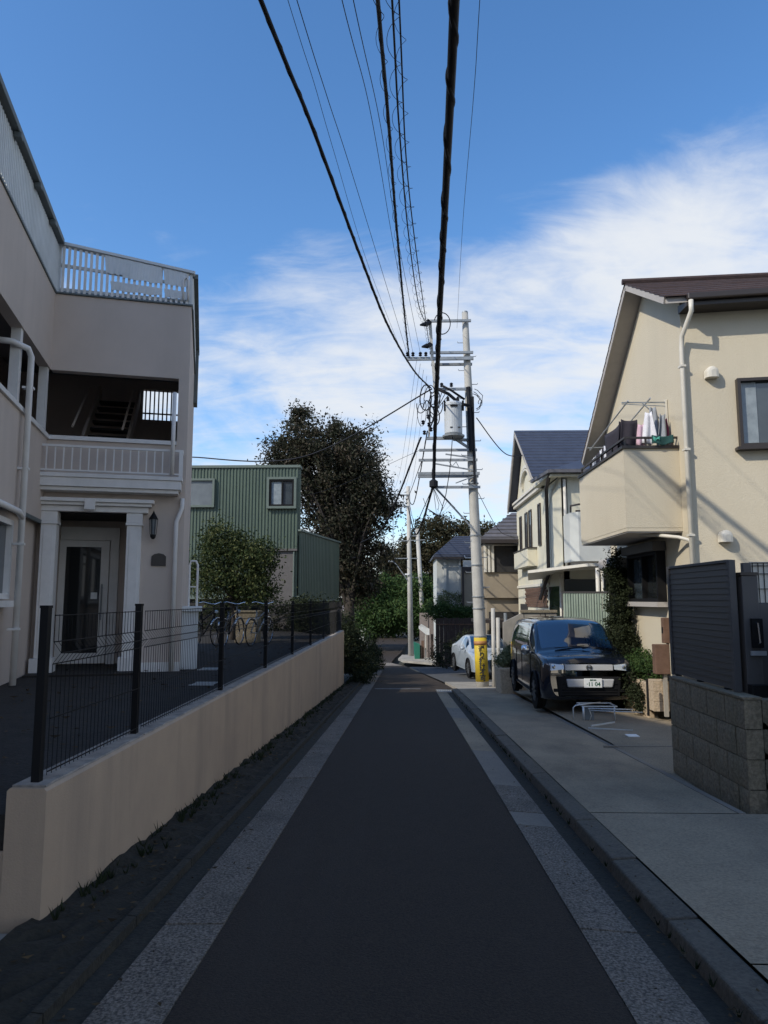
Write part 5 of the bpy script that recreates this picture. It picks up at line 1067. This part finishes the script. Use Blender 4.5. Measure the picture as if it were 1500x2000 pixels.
for k in range(4): drop((.45+.1*k, 21.7, 9-.2*k), (-.7+.3*k, 49.8, 8.9), .9+.1*k, .005, ['hair thin wire to the far crossarm, topmost of four', 'hair thin wire to the far crossarm, second from top', 'hair thin wire to the far crossarm, third from top', 'hair thin wire to the far crossarm, lowest of four'][k])

# ================================================================ vehicles
def catmull(C, n):  # C [k,...] -> [n,...]
    C = np.array(C, float); k = len(C); t = np.linspace(0, k-1, n); i = np.clip(t.astype(int), 0, k-2); f = (t-i).reshape((-1,)+(1,)*(C.ndim-1))
    p0, p1, p2_, p3_ = C[np.maximum(i-1, 0)], C[i], C[i+1], C[np.minimum(i+2, k-1)]
    return .5*((2*p1)+(p2_-p0)*f+(2*p0-5*p1+4*p2_-p3_)*f**2+(-p0+3*p1-3*p2_+p3_)*f**3)
def car_shell(parent, ST, ys, paint, glass, side_s, side_p, wind_s, wind_p, rear_s=None, SU=6, PU=5):
    S = len(ST); Pn = len(ST[0]); G_ = np.array([[(p[0], ys[i], p[1]) for p in st] for i, st in enumerate(ST)])
    G_ = catmull(G_, (S-1)*SU+1); G_ = catmull(G_.transpose(1, 0, 2), (Pn-1)*PU+1).transpose(1, 0, 2)
    ns, np_ = G_.shape[:2]
    def side(mir):
        X = G_.copy(); X[..., 0] *= mir; return X
    def build(sel, name, m, par, mirs=(-1, 1)):
        b = MB()
        for mir in mirs:
            X = side(mir); idx = {}
            for s in range(ns-1):
                for p in range(np_-1):
                    if sel((s+.5)/SU, (p+.5)/PU):
                        q = []
                        for a_, c_ in ((s, p), (s+1, p), (s+1, p+1), (s, p+1)):
                            if (a_, c_) not in idx: idx[(a_, c_)] = len(b.v); b.v.append(tuple(X[a_, c_]))
                            q.append(idx[(a_, c_)])
                        b.f.append(tuple(q if mir > 0 else q[::-1]))
        if not b.f: return None
        o = part(name, b, m, par, smooth=True); bmm = bmesh.new(); bmm.from_mesh(o.data); bmesh.ops.remove_doubles(bmm, verts=bmm.verts, dist=.0008)
        if len(mirs) == 2: bmesh.ops.recalc_face_normals(bmm, faces=bmm.faces)
        bmm.to_mesh(o.data); bmm.free(); return o
    isS = lambda s, p: any(a < s < c for a, c in side_s) and side_p[0] < p < side_p[1]
    isW = lambda s, p: wind_s[0] < s < wind_s[1] and p > wind_p
    isR = lambda s, p: rear_s is not None and rear_s[0] < s < rear_s[1] and p > wind_p
    build(lambda s, p: not (isS(s, p) or isW(s, p) or isR(s, p)), 'body', paint, parent)
    [build(lambda s, p: a < s < c and side_p[0] < p < side_p[1], 'side_window', glass, parent, (mir,)) for a, c in side_s for mir in (-1, 1)]; build(isW, 'windshield', glass, parent); build(isR, 'rear_window', glass, parent)
def wheel(parent, x, y, r=.31, wd=.19, out=1):
    t = MB().tube([(x-wd/2, y, r), (x-wd/2+.02, y, r), (x+wd/2-.02, y, r), (x+wd/2, y, r)], [r-.03, r, r, r-.03], 28); w_ = part('wheel', t, 'tyre', parent)
    xo = x+out*wd/2; m = MB().tube([(xo-out*.03, y, r), (xo+out*.004, y, r)], [r*.66, r*.66], 24)
    for k in range(10): a = k*math.pi/5; m.beam((xo+out*.01, y, r), (xo+out*.01, y+r*.62*math.cos(a), r+r*.62*math.sin(a)), .035, .02, up=(1, 0, 0))
    part('rim', m, 'rim', w_)
    a_ = MB(); Pt = [(xo+out*.012, y+(r+.05)*math.cos(a), r+(r+.05)*math.sin(a)) for a in np.linspace(-.25, math.pi+.25, 18)]
    a_.tube(Pt, .022, 5); part('wheel_arch', a_, 'plastic', parent)
    part('wheel_well', MB().tube([(xo-out*.10, y, r), (xo+out*.004, y, r)], r+.04, 24), 'plastic', parent)
van = empty('van', (3.42, 13.62, -.585), 'dark navy compact van parked facing the lane, number plate 11-04', 'van', local=True)
WORLD[van.name] = Vector((0, 0, 0))
ST = [
 [(0, .30), (.50, .30), (.64, .36), (.70, .58), (.68, .80), (.60, .86), (.50, .885), (.3, .90), (0, .91)],
 [(0, .24), (.62, .24), (.76, .32), (.80, .58), (.785, .84), (.72, .91), (.62, .935), (.35, .955), (0, .965)],
 [(0, .22), (.70, .22), (.82, .30), (.845, .60), (.83, .88), (.77, .955), (.66, .985), (.36, 1.01), (0, 1.02)],
 [(0, .22), (.74, .22), (.84, .28), (.85, .62), (.84, .94), (.80, 1.00), (.70, 1.03), (.40, 1.06), (0, 1.075)],
 [(0, .22), (.75, .22), (.845, .27), (.85, .64), (.845, .99), (.815, 1.06), (.74, 1.09), (.45, 1.125), (0, 1.14)],
 [(0, .22), (.75, .22), (.845, .27), (.85, .64), (.845, 1.03), (.80, 1.22), (.72, 1.36), (.45, 1.42), (0, 1.44)],
 [(0, .22), (.75, .22), (.845, .27), (.85, .64), (.845, 1.05), (.785, 1.36), (.69, 1.60), (.45, 1.665), (0, 1.69)],
 [(0, .22), (.75, .22), (.845, .27), (.85, .64), (.845, 1.05), (.78, 1.38), (.685, 1.65), (.48, 1.735), (0, 1.76)],
 [(0, .22), (.75, .22), (.845, .27), (.85, .64), (.845, 1.05), (.78, 1.38), (.685, 1.66), (.48, 1.745), (0, 1.77)],
 [(0, .22), (.75, .22), (.845, .27), (.85, .64), (.845, 1.06), (.78, 1.38), (.685, 1.64), (.48, 1.725), (0, 1.75)],
 [(0, .24), (.73, .24), (.83, .30), (.835, .64), (.83, 1.06), (.77, 1.36), (.67, 1.60), (.46, 1.68), (0, 1.70)],
 [(0, .30), (.68, .30), (.76, .38), (.78, .64), (.77, 1.04), (.72, 1.30), (.62, 1.52), (.42, 1.58), (0, 1.60)]]
ST = [[(x, z if z < .9 else .9+(z-.9)*.93) for x, z in st] for st in ST]
car_shell(van, ST, [0, .06, .18, .45, .80, 1.18, 1.55, 2.0, 2.8, 3.5, 4.05, 4.25], 'carblack', 'carglass', ((5.1, 6.9), (7.05, 8.4), (8.5, 9.5)), (4.15, 5.85), (4.1, 6.25), 6.25)
for sx in (-1, 1):
    for y in (.80, 3.52): wheel(van, sx*.765, y, .315, .19, sx)
    hl = MB(); P = [(sx*.46, -.02, .795), (sx*.68, .02, .77), (sx*.825, .16, .80), (sx*.82, .18, .885), (sx*.68, .045, .895), (sx*.46, .0, .875)]
    o = len(hl.v); hl.add(P, [(0, 1, 4, 5), (1, 2, 3, 4)]); hl.add([(p[0], p[1]+.05, p[2]) for p in P], [(0, 1, 4, 5), (1, 2, 3, 4)]); hl.f += [(0, 6, 7, 1), (1, 7, 8, 2), (5, 4, 10, 11), (4, 3, 9, 10), (0, 5, 11, 6), (2, 8, 9, 3)]
    for i in range(len(hl.v)): v = hl.v[i]; hl.v[i] = (v[0]*1.005, v[1]-.035, v[2])
    h_ = part('headlight', hl, 'lens', van); part('lamp_core', MB().lathe((sx*.64, .0, .80), [(.02, 0), (.035, .02), (.035, .05), (.02, .07)], 10), 'chrome', h_)
    m_ = MB().lathe((sx*.99, .98, 1.00), [(.03, 0), (.085, .02), (.10, .09), (.08, .16), (.03, .18)], 12); m_.beam((sx*.84, 1.0, 1.02), (sx*.96, .99, 1.04), .04)
    part('wing_mirror', m_, 'chrome' if sx < 0 else 'carblack', van, smooth=True)  # bright chrome on one housing stands in for a reflection
    part('door_handle', MB().box(min(sx*.845, sx*.875), max(sx*.845, sx*.875), 1.95, 2.12, .90, .93), 'chrome', van, bevel=.005)
    part('fog_lamp', MB().box(sx*.60-.05, sx*.60+.05, -.02, .03, .38, .44), 'plastic', van, bevel=.01)
part('grille', MB().hexa([(-.44, -.045, .775), (.44, -.045, .775), (.44, .03, .775), (-.44, .03, .775), (-.44, -.035, .88), (.44, -.035, .88), (.44, .04, .88), (-.44, .04, .88)]), 'silver', van, bevel=.008)
em = MB(); em.beam((-.038, -.056, .79), (-.030, -.052, .87), .014, .012).beam((.038, -.056, .79), (.030, -.052, .87), .014, .012).beam((-.03, -.056, .832), (.03, -.056, .832), .012, .012)
em.tube([(.052*math.cos(a), -.054, .83+.045*math.sin(a)) for a in np.linspace(0, 2*math.pi, 17)], .005, 5, False); part('emblem', em, 'ink', van)
part('bumper_intake', MB().hexa([(-.56, -.03, .30), (.56, -.03, .30), (.56, .05, .30), (-.56, .05, .30), (-.60, -.02, .66), (.60, -.02, .66), (.60, .05, .66), (-.60, .05, .66)]), 'plastic', van, bevel=.02)
part('bumper_garnish', MB().hexa([(-.40, -.058, .47), (.42, -.058, .47), (.42, 0, .47), (-.40, 0, .47), (-.42, -.052, .62), (.46, -.052, .62), (.46, 0, .62), (-.42, 0, .62)]), 'silver', van, bevel=.02)
plt = part('number_plate', MB().box(-.11+.0, .22, -.085, -.072, .47, .635), 'platewhite', van, bevel=.006)
def text(body, size, loc, par, m, rot=(R(90), 0, 0), sx=1.):
    cu = bpy.data.curves.new('writing', 'FONT'); cu.body = body; cu.size = size; cu.align_x = 'CENTER'; cu.align_y = 'CENTER'; cu.extrude = .001; cu.offset = .002
    o = bpy.data.objects.new('tmp', cu); sc.collection.objects.link(o); bpy.context.view_layer.update(); me = bpy.data.meshes.new_from_object(o); bpy.data.objects.remove(o)
    me.materials.clear(); me.materials.append(M[m]); o = bpy.data.objects.new('lettering', me); sc.collection.objects.link(o); o.parent = par; o.location = loc; o.rotation_euler = rot; o.scale = (sx, 1, 1); return o
text('·11 04', .105, (.06, -.0865, .53), plt, 'plategreen', sx=.95); text('品川 500', .03, (.055, -.0865, .605), plt, 'plategreen')
for sx in (-1, 1):
    for y in (1.28, 2.32, 3.05):
        part('door_seam', MB().beam((sx*.853, y, .34), (sx*.856, y, .98), .012, .008, up=(1, 0, 0)), 'plastic', van)
    part('side_sill', MB().beam((sx*.852, 1.25, .27), (sx*.852, 3.1, .27), .05, .02, up=(0, 0, 1)), 'plastic', van)
for z in (.36, .41, .46, .56): part('intake_bar', MB().beam((-.5, -.036, z-.02), (.5, -.036, z-.02), .012, .012), 'iron', van)
part('roof_aerial', MB().beam((.0, 3.9, 1.66), (.0, 4.0, 1.74), .02), 'plastic', van)
part('wiper', MB().beam((-.45, .78, 1.13), (.15, .86, 1.17), .012).beam((.1, .80, 1.13), (.55, .95, 1.16), .012), 'plastic', van)

# white sedan
car = empty('car', (3.42, 26.55, -1.38), 'white sedan parked behind the main pole, seen from its front left side', 'car', rz=R(7.7), local=True)
SC = [
 [(0, .30), (.45, .30), (.62, .36), (.68, .50), (.66, .62), (.55, .66), (.45, .68), (.3, .69), (0, .70)],
 [(0, .22), (.68, .22), (.80, .30), (.84, .52), (.82, .68), (.74, .74), (.60, .77), (.35, .79), (0, .80)],
 [(0, .20), (.76, .20), (.86, .27), (.88, .54), (.86, .78), (.80, .84), (.66, .87), (.40, .90), (0, .91)],
 [(0, .20), (.78, .20), (.87, .26), (.885, .56), (.87, .86), (.83, .92), (.72, .95), (.45, .98), (0, .99)],
 [(0, .20), (.78, .20), (.87, .26), (.885, .56), (.87, .90), (.79, 1.12), (.66, 1.27), (.42, 1.31), (0, 1.33)],
 [(0, .20), (.78, .20), (.87, .26), (.885, .56), (.87, .91), (.76, 1.22), (.60, 1.42), (.40, 1.46), (0, 1.48)],
 [(0, .20), (.78, .20), (.87, .26), (.885, .56), (.87, .92), (.76, 1.22), (.60, 1.42), (.40, 1.46), (0, 1.48)],
 [(0, .22), (.77, .22), (.86, .28), (.88, .58), (.865, .94), (.79, 1.12), (.62, 1.26), (.40, 1.30), (0, 1.32)],
 [(0, .26), (.72, .26), (.82, .32), (.85, .60), (.84, .94), (.79, 1.00), (.66, 1.04), (.40, 1.06), (0, 1.07)],
 [(0, .34), (.60, .34), (.72, .40), (.76, .60), (.74, .88), (.68, .94), (.55, .97), (.35, .98), (0, .99)]]
car_shell(car, SC, [0, .15, .55, 1.15, 1.65, 2.1, 2.9, 3.6, 4.2, 4.5], 'carwhite', 'carglass', ((3.6, 5.35), (5.5, 7.2)), (4.15, 5.8), (3.1, 5.0), 6.2, (6.3, 7.8))
for sx in (-1, 1):
    for y in (.92, 3.55): wheel(car, sx*.80, y, .32, .2, sx)
    part('wing_mirror', MB().lathe((sx*.99, 1.45, .96), [(.03, 0), (.08, .02), (.09, .08), (.03, .13)], 10), 'carwhite', car, smooth=True)
    part('headlight', MB().hexa([(sx*.60-.12, .03, .60), (sx*.60+.12, .10, .60), (sx*.60+.12, .3, .60), (sx*.60-.12, .3, .60), (sx*.60-.12, .05, .70), (sx*.60+.12, .14, .70), (sx*.60+.12, .3, .7), (sx*.60-.12, .3, .7)]), 'lens', car, bevel=.02)
    part('door_handle', MB().box(min(sx*.87, sx*.90), max(sx*.87, sx*.90), 2.45, 2.62, .82, .85), 'carwhite', car)

# ================================================================ things lying on the driveway
ft = empty('folding_stand', (3.2, 12.6, -.5), 'pale folding metal stand on the driveway in front of the van', 'stand')
part('top', MB().beam((3.02, 12.5, -.30), (3.60, 12.5, -.30), .02).beam((3.02, 12.9, -.30), (3.60, 12.9, -.30), .02).beam((3.02, 12.5, -.30), (3.02, 12.9, -.30), .02).beam((3.58, 12.5, -.30), (3.58, 12.9, -.30), .02), 'alu', ft)
part('side_panel', MB().box(3.05, 3.22, 12.56, 12.57, -.55, -.33), 'frost', ft)
b = MB(); b.tube([(2.86, 12.5, -.55), (2.86, 12.5, -.32), (2.90, 12.5, -.285), (3.35, 12.62, -.25)], .011, 6)
b.tube([(3.03, 12.5, -.30), (3.03, 12.5, -.56)], .02, 6); b.tube([(3.55, 12.5, -.30), (3.55, 12.5, -.56)], .013, 6); b.tube([(3.1, 12.46, -.33), (3.8, 12.3, -.32)], .012, 6); b.tube([(3.12, 12.44, -.36), (3.92, 12.2, -.35)], .010, 6); b.tube([(2.9, 12.35, -.545), (3.5, 12.35, -.545)], .008, 6)
b.tube([(3.12, 12.5, -.32), (3.16, 12.5, -.45), (3.12, 12.5, -.56)], .007, 5)
part('tube_leg', b, 'alu', ft, smooth=True)
thing('metal_bar', MB().beam((2.84, 11.45, -.475), (3.46, 11.25, -.475), .022), 'alu', 'thin metal bar on the driveway, the one nearer the camera of the crossed pair', 'bar', 'loose bars on the driveway')
thing('metal_bar', MB().beam((2.90, 11.50, -.45), (3.36, 11.85, -.45), .02), 'alu', 'thin metal bar on the driveway, the one nearer the van of the crossed pair', 'bar', 'loose bars on the driveway')
b = MB(); pts = [(2.62+i*.1, 9.78+rng.uniform(-.01, .01), -.425) for i in range(11)]
for p, q in zip(pts, pts[1:]): b.beam(p, q, .02+rng.uniform(0, .02), .03)
thing('edging_strip', b, 'gutter_pale', 'pale broken edging strip lying across the driveway', 'edging')
thing('cardboard_scrap', MB().box(3.18, 3.34, 10.55, 10.72, -.44, -.43), 'sign', 'small white scrap lying on the driveway', 'scrap')
